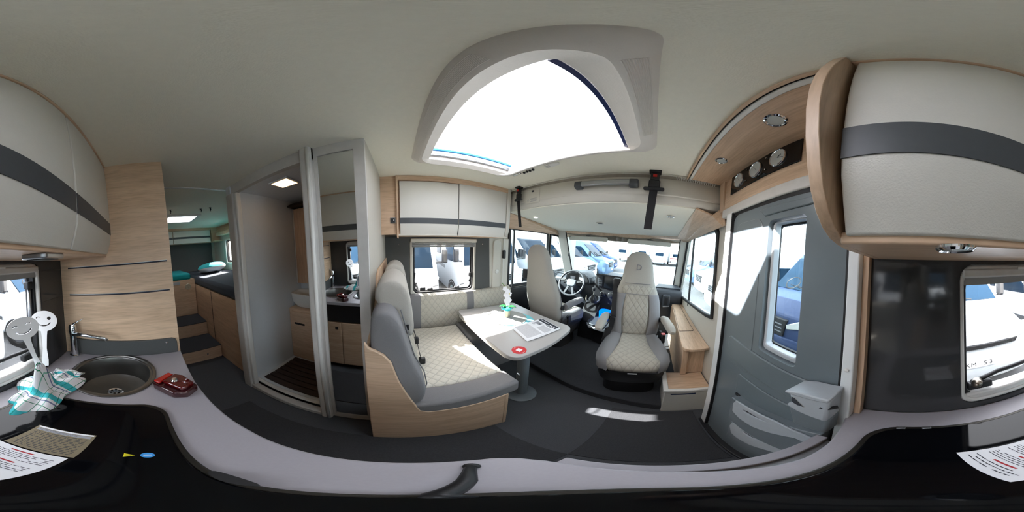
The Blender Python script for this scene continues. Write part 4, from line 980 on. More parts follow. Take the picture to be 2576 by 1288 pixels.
# front roof closure
slab('ceiling_3', B().loft([[(1.9, YR, H), (2.75, YR, H), (2.75, YL, H), (1.9, YL, H)], [(2.68, YR, .285), (2.82, YR, .22), (2.82, YL, .22), (2.68, YL, .285)]]), 'ceiling', 'roof front above the windscreen')
gc = thing('bed_gap_curtain', 'grey fabric strip filling the gap between bed and ceiling', 'curtain')
b_ = B(); N = 90
up_ = []; lo_ = []
for k in range(N+1):
    y = -.40+1.74*k/N; dx = .004*math.sin(k*1.7)+.003*math.sin(k*.6)
    up_.append((1.062+dx, y, .552)); lo_.append((1.068-dx, y, .505))
link('fabric', b_.strip(up_, lo_), 'grey_curtain', gc, smooth=True)
link('rail', B().box(1.035, 1.050, -.30, 1.33, .540, H), 'cream_plastic', gc, bevel=.003)
for k in range(9):
    y = -.10-.030*k
    h = link('hook', B().tube([(1.03, y+.012, .535), (1.03, y+.006, .505), (1.03, y, .532), (1.03, y-.008, .508), (1.03, y-.012, .53)], .0035, 5), 'white_plastic', gc)
hd = thing('grab_handle', 'aluminium grab bar with dark end caps on the bed front', 'handle')
link('bar', B().prism([(1.000, .445), (1.005, .475), (1.018, .487), (1.030, .478), (1.022, .455), (1.018, .440)], 'y', .20, .53), 'alu', hd, bevel=.003)
for y0, y1 in ((.525, .585), (.145, .205)):
    link('end_cap', B().prism([(1.000, .443), (1.003, .480), (1.018, .490), (1.047, .475), (1.047, .425), (1.020, .430)], 'y', y0, y1), 'stripe_grey', hd, bevel=.010)
def strap(name_lbl, y, zb, w_, lean=0):
    t = thing('safety_strap', name_lbl, 'strap')
    link('anchor', B().box(.985, 1.04, y-w_*.75, y+w_*.75, .535, H), 'belt', t, bevel=.004)
    link('buckle_housing', B().box(1.0, 1.03, y-w_*.55, y+w_*.55, .478, .535), 'black_plastic', t, bevel=.006)
    link('release_button', B().box(.994, 1.001, y-w_*.25, y+w_*.25, .500, .520), 'red_plastic', t, bevel=.002)
    link('tongue', B().box(1.0, 1.03, y-w_*.72, y+w_*.72, .425, .48), 'black_plastic', t, bevel=.008)
    link('slider', B().prism(rrect(y-w_*1.3, y+w_*1.3, .405, .427, .010), 'x', 1.0, 1.022), 'black_plastic', t, bevel=.004)
    link('webbing', B().loft([[(1.008+a, y-w_*.5+lean*s_, z), (1.012+a, y-w_*.5+lean*s_, z), (1.012+a, y+w_*.5+lean*s_, z), (1.008+a, y+w_*.5+lean*s_, z)] for z, a, s_ in ((.42, 0, 0), (.30, .004, .4), (zb, .012, 1))]), 'belt', t)
strap('black safety strap with red button hanging over the driver seat side of the bed', 1.155, .15, .036, -.03)
strap('black safety strap with red button hanging over the passenger seat side of the bed', .045, .145, .05, .015)
lbp = thing('warning_label', 'white warning label with small print on the bed front near the driver strap', 'label')
link('sheet', B().box(1.043, 1.0465, .93, 1.09, .37, .50), 'cream_plastic', lbp)
link('logo', B().box(1.0405, 1.0435, .995, 1.02, .475, .492), 'ink', lbp)
link('symbol', B().lathe([(.010, 0), (.010, .001), (.008, .001), (.008, 0)], (1.0435, 1.06, .40), (-1, 0, 0), 14, cap=False), 'ink_grey', lbp)
b_ = B()
for k in range(4): b_.box(1.0425, 1.0435, .96, 1.035-.01*(k % 2), .385+.009*k, .3885+.009*k)
o = link('print', b_, 'ink_grey', lbp); o['kind'] = 'stuff'
downlight(1.40, 1.285, .311, r=.030, label='small lit spotlight under the drop-down bed on the driver side')
downlight(1.335, -.10, .312, r=.032, m='dial', label='small chrome spotlight under the drop-down bed on the passenger side')
vt = thing('bed_vent', 'small square dark vent under the middle of the drop-down bed', 'vent')
link('frame', B().box(1.73, 1.80, .61, .68, .285, .294), 'cream_plastic', vt, bevel=.003)
link('grille', B().box(1.745, 1.785, .62, .67, .283, .286), 'rubber', vt)
# sun visors
def visor(lbl, y0, y1):
    t = thing('sun_visor', lbl, 'sun visor')
    link('pad', B().prism(rrect(y0, y1, .108, .178, .025), 'x', 2.48, 2.50), 'cream_plastic', t, bevel=.007)
    c = (y0+y1)/2
    link('mount', B().box(2.485, 2.52, c-.03, c+.03, .172, .200), 'black_plastic', t, bevel=.003)
    link('hinge_wire', B().tube([(2.49, c-.06, .178), (2.49, c-.03, .19), (2.49, c+.03, .19), (2.49, c+.06, .178)], .004, 6), 'ink', t)
visor('pale folded sun visor in front of the steering wheel', .76, 1.46)
visor('pale folded sun visor in front of the passenger seat', -.235, .44)

# ================================================================== CAB
da = thing('dashboard', 'grey vehicle dashboard under the windscreen', 'dashboard')
pf = [(3.0, -.66), (2.80, -.60), (2.56, -.535), (2.44, -.53), (2.38, -.56), (2.36, -.64), (2.40, -.78), (2.46, -1.0), (2.55, -1.35), (3.0, -1.35)]
link('body', B().prism(pf, 'y', -.455, 1.64), 'dash_plastic', da, bevel=.02, seg=3)
link('instrument_hood', B().loft([[(x, 1.15+yy*s_, z) for yy, z in ((-.24, -.56), (-.22, -.47), (-.12, -.415), (.12, -.415), (.22, -.47), (.24, -.56))] for x, s_ in ((2.30, .92), (2.36, 1.0), (2.55, .9), (2.75, .5))]), 'dash_plastic', da, smooth='a')
cl = link('instrument_cluster', B().prism([(1.15-.19, -.545), (1.15-.17, -.47), (1.05, -.435), (1.25, -.435), (1.15+.17, -.47), (1.15+.19, -.545)], 'x', 2.292, 2.31), 'rubber', da)
for y in (1.07, 1.23): link('gauge', B().lathe([(.001, .001), (.045, .001), (.045, 0)], (2.292, y, -.49), (-1, 0, .1), 24), 'ink_grey', cl)
cn = link('center_stack', B().loft([[(x, .625+yy*s_, z) for yy, z in ((-.24, zb), (-.22, zt), (.22, zt), (.24, zb))] for x, s_, zb, zt in ((2.50, 1.0, -1.0, -.50), (2.285, .98, -.98, -.40), (2.255, .92, -.95, -.375))]), 'black_plastic', da, bevel=.012)
link('touch_screen', B().prism(rrect(.470, .685, -.575, -.385, .012), 'x', 2.235, 2.257), 'screen', da, bevel=.005)
for y in (.745, .435):
    v = link('air_vent', B().prism(rrect(y-.035, y+.035, -.565, -.40, .012), 'x', 2.238, 2.258), 'dash_plastic', da, bevel=.006)
    for k in range(5): link('slat', B().box(2.232, 2.240, y-.028, y+.028, -.55+.03*k, -.542+.03*k), 'rubber', v)
for y in (.70, .58):
    kn = link('climate_knob', B().lathe([(.038, 0), (.036, .018), (.030, .020), (.001, .020)], (2.258, y, -.675), (-1, 0, 0), 24), 'black_plastic', da, smooth='a')
    link('knob_ring', B().lathe([(.038, .001), (.039, .008), (.036, .010)], (2.258, y, -.675), (-1, 0, 0), 24, cap=False), 'alu', kn)
for y in (-.20,):
    v = link('air_vent', B().prism(rrect(-.275, -.165, -.80, -.60, .02), 'x', 2.335, 2.37), 'dash_plastic', da, bevel=.01)
    link('vent_trim', B().tube([(2.333, -.175, -.62), (2.333, -.27, -.62), (2.333, -.27, -.78), (2.333, -.18, -.79)], .006, 6), 'alu', v)
    link('vent_mouth', B().box(2.330, 2.338, -.245, -.195, -.76, -.64), 'rubber', v)
link('top_pad', B().prism([(2.42, -.44), (2.70, -.42), (2.74, -.10), (2.46, -.05)], 'z', -.535, -.515), 'dash_plastic', da, bevel=.01)
gs = thing('gear_lever', 'black and silver gear lever on the dashboard beside the steering wheel', 'gear lever')
link('boot', B().loft([sell((2.16+dx, .80, z), a, b, 2.5, 20) for dx, z, a, b in ((.05, -.80, .09, .075), (.02, -.74, .065, .06), (0, -.68, .02, .02))]), 'black_plastic', gs, smooth='a')
link('surround', B().lathe([(.085, 0), (.08, .01), (.06, .012)], (2.20, .80, -.755), (-.45, 0, 1), 20, cap=False), 'light_plastic', gs)
link('shaft', B().tube([(2.16, .80, -.70), (2.145, .80, -.62)], .008, 8), 'chrome', gs)
link('knob', B().lathe([(.001, -.03), (.018, -.02), (.024, .01), (.02, .03), (.001, .036)], (2.14, .80, -.60), (-.2, 0, 1), 16), 'rubber', gs, smooth='a')
ky = link('ignition_keys', B().tube([(2.20, .93, -.72), (2.19, .93, -.77), (2.20, .92, -.83)], [.006, .012, .008], 6, .4), 'galv', da)
# steering wheel
wc_ = Vector((2.10, 1.145, -.545)); wn = Vector((-.86, -.06, .5)).normalized()
sw_ = thing('steering_wheel', 'grey and black three-spoke steering wheel with a blank hub', 'steering wheel')
u_ = wn.cross(Vector((0, 0, 1))).normalized(); v_ = u_.cross(wn).normalized()
rim = []
for k in range(48):
    a = 2*PI*k/48; cdir = u_*math.cos(a)+v_*math.sin(a)
    rim.append([wc_+cdir*(.195+.016*math.cos(t))+wn*.014*math.sin(t) for t in [2*PI*q/10 for q in range(10)]])
rim.append(rim[0]); link('rim', B().loft(rim, cap=False), 'dash_plastic', sw_, smooth=True)
Mw = Matrix((u_, v_, wn)).transposed().to_4x4(); Mw.translation = wc_
link('hub', B().prism([(-.075, .04), (-.05, .055), (.05, .055), (.075, .04), (.07, -.03), (.045, -.06), (-.045, -.06), (-.07, -.03)], 'z', -.02, .022, Mw), 'grey_plastic', sw_, bevel=.012, seg=3)
for p0, p1, wd in (((-.07, .02), (-.19, .03), .022), ((.07, .02), (.19, .03), .022)):
    link('spoke', B().prism([(p0[0], p0[1]-wd), (p0[0], p0[1]+wd), (p1[0], p1[1]+wd*.7), (p1[0], p1[1]-wd*.7)], 'z', -.012, .010, Mw), 'black_plastic', sw_, bevel=.004)
for sx in (-1, 1):
    link('spoke', B().prism([(sx*.01, -.05), (sx*.05, -.05), (sx*.085, -.18), (sx*.06, -.19)], 'z', -.012, .006, Mw), 'dash_plastic', sw_, bevel=.003)
    link('button_pad', B().prism(rrect(sx*.13-.02, sx*.13+.02, .015, .045, .008), 'z', .008, .016, Mw), 'rubber', sw_, bevel=.002)
link('column', B().tube([wc_-wn*.02, wc_-wn*.16, Vector((2.35, 1.13, -.70))], [.045, .06, .08], 14), 'dash_plastic', sw_, smooth=True)
for sy in (1, -1): link('stalk', B().tube([wc_-wn*.06+u_*.03*sy, wc_-wn*.05+u_*.15*sy], [.008, .011], 8), 'black_plastic', sw_)
# centre console with cup holder and blue gift box
co = thing('cup_holder_console', 'pale grey cup holder console between the cab seats', 'console')
link('tray', B().prism([(1.80, .50), (1.84, .72), (1.92, .78), (2.30, .76), (2.38, .50)], 'z', -1.06, -1.02), 'light_plastic', co, bevel=.01)
link('rim', B().prism([(1.805, .51), (1.845, .715), (1.92, .772), (2.30, .752), (2.37, .51)], 'z', -1.02, -.99), 'dash_plastic', co, bevel=.006)
link('support', B().prism([(1.95, .55), (2.0, .72), (2.30, .72), (2.34, .52)], 'z', PLAT, -1.06), 'black_plastic', co, bevel=.01)
link('tunnel', B().loft([[(x, .72, zb), (x, .72, zt), (x, .95, zt), (x, .95, zb)] for x, zb, zt in ((2.02, PLAT, -1.05), (2.20, PLAT, -.86), (2.33, PLAT, -.82))]), 'black_plastic', co, bevel=.01)
bb = tag(link('blue_bag', B().loft([sell((2.03+.04*t, .585, -.99+.13*t), .055+.02*t, .06+.02*t, 3, 12) for t in (0, .3, .6, 1)]), 'blue_gloss'), 'shiny blue foil bag standing in the cup holder console', 'bag')
# side console right
rc_ = thing('side_console', 'long oak side console with a lid under the right cab window', 'console')
ctop = [(2.37, -.315), (2.37, -.468), (1.135, -.468), (1.120, -.400), (1.118, -.33), (1.135, -.285), (1.17, -.268)]
link('top_board', B().prism(ctop, 'z', -.775, -.750), 'oak', rc_, bevel=.004)
link('lid', B().prism([(2.35, -.325), (2.35, -.42), (1.49, -.425), (1.475, -.415), (1.47, -.292)], 'z', -.750, -.7465), 'oak', rc_, bevel=.0015)
link('lid_gap', B().prism([(2.35, -.321), (2.35, -.425), (1.49, -.43), (1.468, -.42), (1.462, -.289)], 'z', -.7500, -.7492), 'dark_wood', rc_)
link('side_board', B().box(1.25, 2.36, -.325, -.305, PLAT, -.775), 'oak', rc_)
link('front_board', B().box(1.225, 1.245, -.468, -.305, -1.10, -.775), 'oak_vert', rc_)
link('recess_board', B().box(1.20, 1.225, -.33, -.285, -1.10, -.80), 'oak_vert', rc_, bevel=.003)
bx = thing('step_box', 'white boxed step with oak tread and pale rim beside the entrance door', 'step')
link('box', B().box(.985, 1.24, -.455, -.160, FL, -1.125), 'white_lacquer', bx, bevel=.004)
link('rim', B().prism([(.978, -.458), (.978, -.150), (1.25, -.150), (1.25, -.185), (1.01, -.185), (1.003, -.458)], 'z', -1.128, -1.10), 'white_plastic', bx, bevel=.006)
link('tread', B().box(.99, 1.24, -.458, -.165, -1.125, -1.108), 'oak_y', bx)
link('navy_strip', B().box(.9835, .985, -.36, -.20, -1.165, -1.150), 'paint_navy', bx)  # thin dark blue strip across the front of the box
# cab seats
def cab_seat(name, label, loc, rz, logo, belt):
    t = thing(name, label, 'seat', 'swivel cab seats', loc, rz)
    # local: +x forward, z=0 at cab floor
    link('base_box', B().loft([sell((-.02, 0, z), a, b, 4, 24) for z, a, b in ((0.0, .21, .21), (.12, .20, .20), (.22, .19, .20), (.30, .22, .23))]), 'rubber', t, smooth='a')
    link('base_skirt', B().loft([sell((0, 0, z), a, b, 4, 28) for z, a, b in ((.20, .245, .25), (.26, .26, .262), (.345, .25, .255))]), 'black_plastic', t, smooth='a')
    # cushion: sections along x
    def cs_(x, w_, z0, z1, k=1.0):
        pts = []
        n = 20
        for i in range(n+1):
            yy = -1+2*i/n; edge = abs(yy)
            zt = z1 - .055*max(0, (edge-.72)/.28)**2 - .006*math.cos(yy*PI*.9) + .012*max(0, min(1, (edge-.42)/.2))
            pts.append((x, yy*w_, zt))
        for i in range(n+1):
            yy = 1-2*i/n; pts.append((x, yy*w_*.96, z0+.012*abs(yy)))
        return [Vector(p) for p in pts]
    secs = [(-.30, .20, .40, .47), (-.27, .235, .375, .485), (-.15, .262, .36, .49), (0, .278, .35, .488), (.13, .284, .345, .487), (.21, .272, .345, .478), (.26, .245, .355, .462), (.290, .205, .375, .435), (.298, .175, .395, .415)]
    cu = link('cushion', B().loft([cs_(*s_) for s_ in secs]), 'fabric_dark', t, smooth='a')
    def top(x):
        for a, b in zip(secs, secs[1:]):
            if a[0] <= x <= b[0]:
                q = (x-a[0])/(b[0]-a[0]); return a[3]+(b[3]-a[3])*q
        return secs[-1][3]
    A_, B2 = [], []
    rows = []
    for x in (-.26, -.15, 0, .10, .17, .22, .255, .282, .294):
        hw = .115+.075*max(0, (x+.05)/.34)**1.3
        if x > .25: hw = .19-.3*(x-.25)
        rows.append([(x, y_, top(x)+.008-.006*math.cos(y_/.28*PI*.9)) for y_ in [hw*(-1+2*j/8) for j in range(9)]])
    rows.append([(.302, y_*.9, .40) for x_, y_, z_ in rows[-1]])
    link('quilted_centre', B().loft([[Vector(p) for p in r_] for r_ in rows], cap=False, closed=False), 'quilt_seat', cu, smooth=True, solid=.012)
    link('care_tag', B().box(.296, .299, -.03, .035, .365, .38), 'paper', cu)
    # backrest: rings along a leaning axis
    bsec = [(.43, .19, .055, 0), (.46, .225, .065, 0), (.56, .245, .072, 0), (.70, .250, .074, 0), (.82, .240, .070, 0), (.93, .215, .070, 0), (1.02, .182, .072, 0), (1.10, .165, .070, 0), (1.19, .155, .066, 0), (1.27, .135, .058, 0), (1.32, .098, .042, 0), (1.345, .05, .020, 0)]
    def bx_(z): return -.265-.20*(z-.45)/.9
    R = []
    for z, w_, d_, _ in bsec: R.append([Vector((bx_(z)+p.x, p.y, z+p.x*.22)) for p in sell((0, 0, 0), d_, w_, 3.2, 36)])
    bk_ = link('backrest', B().loft(R), 'fabric_light', t, smooth='a')
    def wd(z, tab):
        for a, b in zip(tab, tab[1:]):
            if a[0] <= z <= b[0]: q = (z-a[0])/(b[0]-a[0]); return a[1]+(b[1]-a[1])*q
        return tab[-1][1]
    dt = [(a[0], a[2]) for a in bsec]; wt_ = [(a[0], a[1]) for a in bsec]
    def fpt(y, z, off): # point on the front surface
        hw = wd(z, wt_); d_ = wd(z, dt); q = min(.999, abs(y)/hw); xx = d_*(1-q**3.2)**(1/3.2)
        return Vector((bx_(z)+xx+off, y, z+xx*.22))
    # quilted front
    rows = []
    for k in range(14):
        z = .47+(.985-.47)*k/13; hw = .105+.02*math.sin(k/13*PI)
        if z > .86: hw = .115+(.055)*(z-.86)/.12
        rows.append([fpt(hw*(-1+2*j/10), z, .006) for j in range(11)])
    link('quilted_front', B().loft(rows, cap=False, closed=False), 'quilt_back', bk_, smooth=True, solid=.010)
    for s_ in (-1, 1):
        rows = []
        for k in range(14):
            z = .455+(.90-.455)*k/13; h0 = .115+.02*math.sin(k/13*PI)*1.1; h1 = wd(z, wt_)*.985
            if h1 < h0+.01: h1 = h0+.01
            rows.append([fpt(s_*(h0+(h1-h0)*j/8), z, .014*math.sin(PI*min(1, .15+j/8))) for j in range(9)])
        link('side_bolster', B().loft(rows, cap=False, closed=False), 'fabric_dark', bk_, smooth=True, solid=.018)
    link('seam', B().tube([fpt(-.13+.26*k/10, 1.005, .003) for k in range(11)], .003, 6), 'fabric_dark', bk_)
    link('seam', B().tube([fpt(-.125+.25*k/10, .90, .016) for k in range(11)], .003, 6), 'fabric_dark', bk_)
    if logo:
        text('D', .085, fpt(0, 1.17, .006), face((0, -1, 0), (-.22, 0, 1)) @ Matrix.Rotation(PI, 4, 'Y') @ Matrix.Rotation(0, 4, 'Z') if False else face((0, 1, 0), (-.22, 0, 1)), 'fabric_dark', bk_, .0015, 'emblem')
    # armrests
    for s_ in (-1, 1):
        pts = [(-.26, s_*.285, .66), (-.18, s_*.292, .675), (.0, s_*.297, .68), (.07, s_*.297, .678), (.10, s_*.296, .672)]
        ar = link('armrest', B().loft([[Vector((x, y+p.y, z+p.x)) for p in sell((0, 0, 0), hh, ww, 3, 16)] for (x, y, z), ww, hh in zip(pts, (.030, .036, .038, .034, .018), (.035, .040, .036, .028, .012))]), 'fabric_dark' if not logo else 'fabric_light', t, smooth='a')
        link('pivot', B().lathe([(.03, 0), (.03, .02), (.02, .024), (.001, .024)], (-.27, s_*.250, .645), (0, s_, 0), 16), 'black_plastic', ar)
    link('recliner_cover', B().prism([(-.33, .36), (-.22, .34), (.12, .34), (.15, .37), (-.17, .43), (-.22, .52), (-.30, .50)], 'y', -.288, -.262), 'black_plastic', t, bevel=.008)
    link('recliner_cover', B().prism([(-.33, .36), (-.22, .34), (.12, .34), (.15, .37), (-.17, .43), (-.22, .52), (-.30, .50)], 'y', .262, .288), 'black_plastic', t, bevel=.008)
    if belt:
        s_ = belt
        top_ = fpt(s_*.20, .93, .0); 
        link('belt_guide', B().loft([sell((bx_(1.0)-.02, s_*.225, z), .035, w_, 3, 16) for z, w_ in ((.93, .03), (.97, .045), (1.02, .05), (1.045, .03))]), 'black_plastic', bk_, smooth='a')
        b0 = [(bx_(1.0)+.0, s_*.24, .98), (bx_(.9)+.085, s_*.225, .90), (bx_(.7)+.105, s_*.215, .70), (bx_(.55)+.10, s_*.225, .56), (-.12, s_*.275, .42)]
        link('belt', B().loft([[Vector((x, y-.024, z)), Vector((x+.003, y-.024, z+.001)), Vector((x+.003, y+.024, z+.001)), Vector((x, y+.024, z))] for x, y, z in b0]), 'belt', bk_)
        link('belt_tongue', B().box(b0[2][0], b0[2][0]+.012, b0[2][1]-.03, b0[2][1]+.03, .66, .685), 'chrome', bk_)
        bc = link('belt_buckle', B().box(-.20, -.14, -s_*.30, -s_*.265, .42, .52), 'black_plastic', t, bevel=.006)
        link('buckle_button', B().box(-.19, -.15, min(-s_*.302, -s_*.266), max(-s_*.302, -s_*.266), .515, .524), 'red_plastic' if logo else 'rubber', bc)
    return t
cab_seat('passenger_seat', 'grey quilted passenger seat turned round to face the living area, belt over its side', (1.345, .105, PLAT+.005), math.radians(187.5), True, -1)
cab_seat('driver_seat', 'grey driver seat facing forward with its plain back to the table', (1.80, 1.15, PLAT+.005), math.radians(-4), False, 1)

# ================================================================== OUTSIDE
GZ = -1.98
slab('asphalt_ground', B().box(-60, 90, -60, 60, GZ-.1, GZ), 'asphalt', 'sunlit grey asphalt of the sales yard')
def vehicle(name, label, kind, paint, x, y, rz, plate=None, W=1.95, L_=5.6, cat='van', group=None, wheelpos=.95, slim=False, pz=.50):
    """local: nose at y=0 looking -y, z=0 on the ground"""
    t = thing(name, label, cat, group, (x, y, GZ), rz)
    hw = W/2
    if kind == 'van':
        top = [(0, .95), (.06, 1.10), (.35, 1.22), (.90, 1.36), (1.85, 2.20), (2.15, 2.42), (3.2, 2.56), (L_, 2.54)]
        wid = [.86, .92, .95, .98, 1, 1, 1, .97]; sc_b, sc_t = (.92, 1.385), (1.83, 2.19)
    elif kind == 'panel':
        top = [(0, .90), (.08, 1.08), (.5, 1.18), (.85, 1.25), (1.7, 1.98), (2.0, 2.1), (3.2, 2.2), (L_, 2.18)]
        wid = [.84, .92, .95, .98, 1, 1, 1, .97]; sc_b, sc_t = (.87, 1.27), (1.66, 1.95)
    else:  # coach-built / integrated motorhome
        top = [(0, .9), (.05, 1.05), (.25, 1.22), (.35, 1.28), (.62, 2.30), (.85, 2.70), (1.6, 2.90), (L_, 2.90)]
        wid = [.88, .93, .96, .98, 1, 1, 1, 1]; sc_b, sc_t = (.345, 1.26), (.60, 2.24)
    R = []
    for (yy, zt), k in zip(top, wid):
        w_ = hw*k; zb = .28 if yy > .1 else .42; tum = .93 if zt > 1.5 else .97
        mid = min(zt-.12, 1.25)
        R.append([Vector(p) for p in ((-w_*.96, yy, zb), (-w_, yy, zb+.18), (-w_, yy, mid), (-w_*tum, yy, zt-.07), (-w_*tum*.88, yy, zt), (w_*tum*.88, yy, zt), (w_*tum, yy, zt-.07), (w_, yy, mid), (w_, yy, zb+.18), (w_*.96, yy, zb))])
    link('body', B().loft(R), paint, t, bevel=.03)
    # windscreen
    (yb, zb), (yt, zt) = sc_b, sc_t; wb_, wt_ = hw*.86, hw*.78
    d = Vector((0, yt-yb, zt-zb)).normalized(); nrm = Vector((0, -d.z, d.y))
    def q(x_, t_): return Vector((x_*(wb_+(wt_-wb_)*t_), yb+(yt-yb)*t_, zb+(zt-zb)*t_))+nrm*.018
    link('windscreen', B().loft([[q(x_, t_) for x_ in (-1, -.97, .97, 1)]+[q(x_, t_)-nrm*.03 for x_ in (1, -1)] for t_ in (0.02, .1, .9, .98)]), 'car_glass', t)
    sw2 = link('steering_wheel', B().lathe([(.19, -.015), (.205, 0), (.19, .015), (.175, 0)], q(-.42, .18)+nrm*.004, nrm, 20, cap=False), 'rubber', t)
    for s_ in (-1, 1): link('wiper', B().tube([q(.1*s_+.3, .03)+nrm*.01, q(.1*s_-.35, .12)+nrm*.01], .009, 5), 'rubber', t)
    # side glass
    for s_ in (-1, 1):
        if kind in ('van', 'panel'):
            dz = 0 if kind == 'van' else -.18
            pts = [(1.32, 1.36+dz), (1.95, 2.0+dz), (2.75, 2.02+dz), (2.78, 1.38+dz)]
            link('side_window', B().prism(pts, 'x', s_*hw*.955, s_*hw*1.004), 'car_glass', t, bevel=.01)
            link('door_handle', B().box(min(s_*hw, s_*hw*1.02), max(s_*hw, s_*hw*1.02), 2.55, 2.72, 1.22+dz, 1.27+dz), 'rubber', t)
            if kind == 'van':
                link('side_window', B().prism([(3.0, 1.45), (3.0, 2.0), (4.4, 2.0), (4.4, 1.45)], 'x', s_*hw*.955, s_*hw*1.004), 'car_glass', t, bevel=.01)
            link('moulding', B().box(min(s_*hw, s_*hw*1.012), max(s_*hw, s_*hw*1.012), 1.45, L_-.3, .62, .74), 'stripe_grey', t)
        else:
            link('side_window', B().prism([(.75, 1.35), (.95, 2.0), (1.7, 2.0), (1.7, 1.35)], 'x', s_*hw*.98, s_*hw*1.004), 'car_glass', t, bevel=.01)
            link('side_window', B().prism(rrect(2.4, 3.1, 1.5, 2.0, .06), 'x', s_*hw*.98, s_*hw*1.006), 'car_glass', t, bevel=.01)
            link('side_stripe', B().prism([(1.8, 1.0), (L_-.1, 1.25), (L_-.1, 1.32), (1.8, 1.12)], 'x', s_*hw*.99, s_*hw*1.003), 'grey_plastic', t)
        link('mirror', B().loft([sell((s_*(hw+.13), sc_b[0]+.28 if kind != 'a' else .25, z), .07, w_, 3, 12) for z, w_ in ((1.42, .05), (1.46, .09), (1.72, .09), (1.76, .05))]), 'black_plastic', t, smooth='a')
        link('mirror_arm', B().tube([(s_*hw*.93, (sc_b[0]+.32 if kind != 'a' else .33), 1.42), (s_*(hw+.12), (sc_b[0]+.28 if kind != 'a' else .25), 1.45)], .025, 6), 'black_plastic', t)
        link('headlight', B().prism([(s_*hw*.52, .88), (s_*hw*.90, .98), (s_*hw*.93, 1.12), (s_*hw*.80, 1.10), (s_*hw*.50, .96)], 'y', -.015 if kind != 'a' else -.02, .16), 'dial', t, bevel=.012)
        link('fog_lamp', B().prism(rrect(min(s_*hw*.62, s_*hw*.82), max(s_*hw*.62, s_*hw*.82), .53, .63, .03), 'y', -.012, .05), 'rubber', t)
        for yy in (wheelpos, L_-1.15):
            wl = link('wheel', B().lathe([(.34, -.11), (.345, -.06), (.345, .08), (.33, .11), (.24, .115), (.22, .09), (.001, .09)], (s_*(hw-.10), yy, .345), (s_, 0, 0), 28), 'tyre', t, smooth='a')
            link('wheel_rim', B().lathe([(.21, .095), (.19, .105), (.06, .10), (.05, .12), (.001, .12)], (s_*(hw-.10), yy, .345), (s_, 0, 0), 20), 'alu', wl, smooth='a')
            link('wheel_arch', B().lathe([(.40, .0), (.40, .012), (.345, .012)], (s_*(hw-.006), yy, .36), (s_, 0, 0), 28, cap=False), 'rubber', wl)
    link('bumper', B().loft([[Vector(p) for p in ((x_, yy, .32), (x_, yy-.03, .45), (x_, yy-.03, .66), (x_, yy, .72), (x_, .3, .72), (x_, .3, .32))] for x_, yy in ((-hw*.97, .14), (-hw*.8, .0), (-hw*.4, -.05), (hw*.4, -.05), (hw*.8, .0), (hw*.97, .14))]), paint if kind != 'panel' else 'paint_white', t, bevel=.015)
    gr = link('grille', B().prism([(-hw*.62, .86), (hw*.62, .86), (hw*.66, .93), (-hw*.66, .93)] if slim else [(-hw*.48, .80), (hw*.48, .80), (hw*.44, 1.00), (-hw*.44, 1.00)] if kind != 'van' else [(-hw*.46, .72), (hw*.46, .72), (hw*.52, 1.04), (-hw*.52, 1.04)], 'y', -.03, .05), 'rubber', t, bevel=.01)
    for k in range(0 if slim else 3): link('grille_bar', B().box(-hw*.44, hw*.44, -.042, -.025, .80+.07*k, .822+.07*k), 'alu', gr)
    pl = link('number_plate', B().box(-.26, .26, -.095, -.082, pz, pz+.11), 'white_plastic', t)
    if plate:
        for k, ch in enumerate(plate):
            if ch != ' ': text(ch, .095, Vector(((k-(len(plate)-1)/2)*.075, -.096, pz+.055)), Matrix.Rotation(PI/2, 4, 'X'), 'ink', pl, .001, 'letter')
    return t
vehicle('white_van', 'white van facing the kitchen window with its number plate in view', 'van', 'paint_white', -.78, -1.98, PI, 'SKM 53', W=2.0, slim=True, pz=.60)
vehicle('white_camper_van', 'white camper van seen from its flank through the kitchen window, behind the spatulas', 'van', 'paint_white', -3.65, -1.75, PI, 'KR 28', W=2.0)
vehicle('blue_van', 'blue van facing the narrow window of the entrance door', 'van', 'paint_navy', 2.25, -1.95, PI, 'WK 61', W=1.95)
vehicle('white_panel_van', 'white van close outside the right cab window', 'panel', 'paint_white', 5.1, -2.0, PI, 'LN 18', W=1.95)
vehicle('white_delivery_van', 'white van second away outside the right cab window', 'van', 'paint_white', 8.0, -2.3, PI, 'BD 70', W=2.0)
vehicle('silver_delivery_van', 'silver van third away outside the right cab window', 'van', 'paint_silver', 10.9, -2.3, PI, 'HN 66', W=2.0)
vehicle('white_motorhome', 'white motorhome with large windscreen facing the dinette window', 'a', 'paint_white', -.08, 3.75, 0, 'MK 19', W=2.2, L_=6.8, cat='motorhome')
vehicle('parked_motorhome', 'white motorhome whose flank fills the right half of the dinette window', 'a', 'paint_white', 2.75, 3.9, 0, 'YT 20', W=2.2, L_=6.8, cat='motorhome')
vehicle('pale_blue_van', 'white van with blue windscreen seen past the driver headrest', 'van', 'paint_white', 5.45, 3.5, 0, 'PO 69', W=2.0)
vehicle('white_row_van', 'white van nearest the windscreen in the left-hand row', 'van', 'paint_white', 8.1, 3.25, 0, 'AV 21', W=2.0)
vehicle('silver_van', 'silver-blue van in the middle of the row seen through the windscreen', 'van', 'paint_silver', 11.1, 3.0, 0, 'EA 70', W=2.0)
vehicle('deep_blue_van', 'deep blue van farthest in the row seen through the windscreen', 'van', 'paint_blue', 14.4, 3.5, 0, 'SF 22', W=2.0)
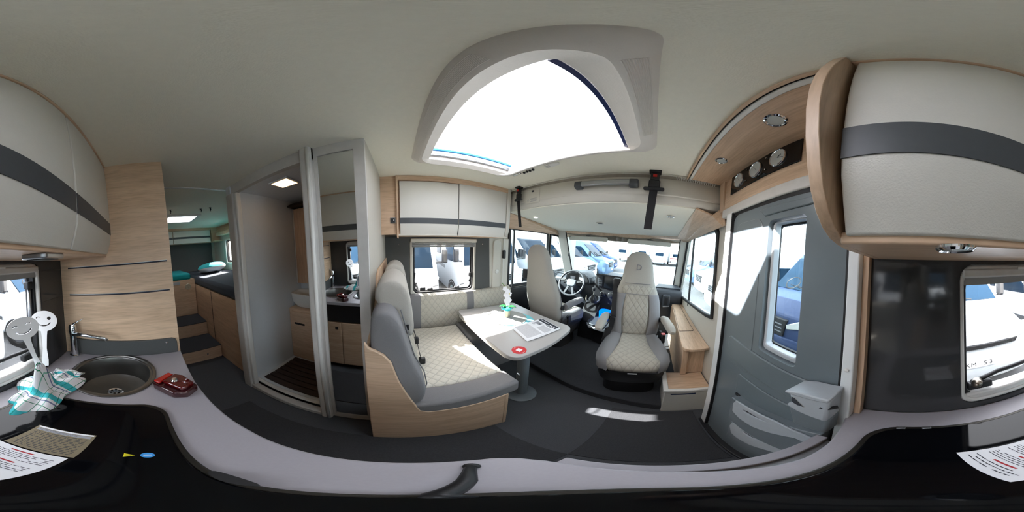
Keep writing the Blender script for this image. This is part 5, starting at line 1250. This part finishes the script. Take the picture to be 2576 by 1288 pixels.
def caravan(lbl, x, y, w_, l_, h_, stripe):
    t = thing('caravan', lbl, 'caravan', None, (x, y, GZ), 0)
    R = []
    for yy, s_ in ((-w_/2, .94), (-w_/2+.06, 1), (w_/2-.06, 1), (w_/2, .94)):
        R.append([Vector((xx*s_+(0), yy, zz)) for xx, zz in ((0, .55), (-.06, 1.0), (.05, h_-.35), (.25, h_), (l_-.2, h_), (l_, h_-.3), (l_, .55))])
    link('body', B().loft(R), 'paint_white', t, bevel=.05)
    link('rear_window', B().prism(rrect(-.62, .62, 1.55, 2.05, .08), 'x', -.065, .03), 'car_glass', t, bevel=.01)
    link('stripe', B().box(-.075, .0, -w_/2+.1, w_/2-.1, 1.2, 1.32), stripe, t)
    link('bumper', B().box(-.10, .05, -w_/2+.05, w_/2-.05, .52, .78), 'light_plastic', t, bevel=.03)
    for s_ in (-1, 1):
        link('tail_lamp', B().prism(rrect(s_*w_*.42-.07, s_*w_*.42+.07, .62, .80, .03), 'x', -.115, -.05), 'red_lens', t)
        link('wheel', B().lathe([(.30, -.1), (.31, 0), (.30, .1), (.001, .1)], (l_*.6, s_*(w_/2-.1), .31), (0, s_, 0), 20), 'tyre', t)
        link('side_window', B().box(l_*.3, l_*.6, min(s_*w_/2, s_*w_/2*1.01), max(s_*w_/2, s_*w_/2*1.01), 1.5, 2.1), 'car_glass', t)
    return t
caravan('white caravan rear seen to the left beyond the yard', 27.5, 5.6, 2.3, 6, 2.75, 'ink_grey')
caravan('white caravan with stacked rear window seen above the passenger seat', 26.5, 2.1, 2.3, 6, 2.75, 'sky_blue')
caravan('white caravan rear beside the passenger headrest', 25.5, -.7, 2.3, 6, 2.75, 'ink_grey')
caravan('white caravan farthest right in the windscreen', 27.0, -3.6, 2.3, 6, 2.75, 'red_plastic')

# ================================================================== ORIGINS
bpy.context.view_layer.update()
def down(o):
    r = [o]
    for c in o.children: r += down(c)
    return r
for root in [o for o in S.objects if o.parent is None and o.type in ('MESH', 'EMPTY')]:
    if root in PLACED:
        root.location.z += FLOOR; continue
    tree = down(root); ms = [o for o in tree if o.type == 'MESH']
    if not ms: continue
    xs = [v.co for o in ms for v in o.data.vertices]
    lo = Vector((min(v.x for v in xs), min(v.y for v in xs), min(v.z for v in xs))); hi = Vector((max(v.x for v in xs), max(v.y for v in xs), 0))
    base_ = Vector(((lo.x+hi.x)/2, (lo.y+hi.y)/2, lo.z))
    for o in ms: o.data.transform(Matrix.Translation(-base_))
    root.location = base_ + Vector((0, 0, FLOOR))
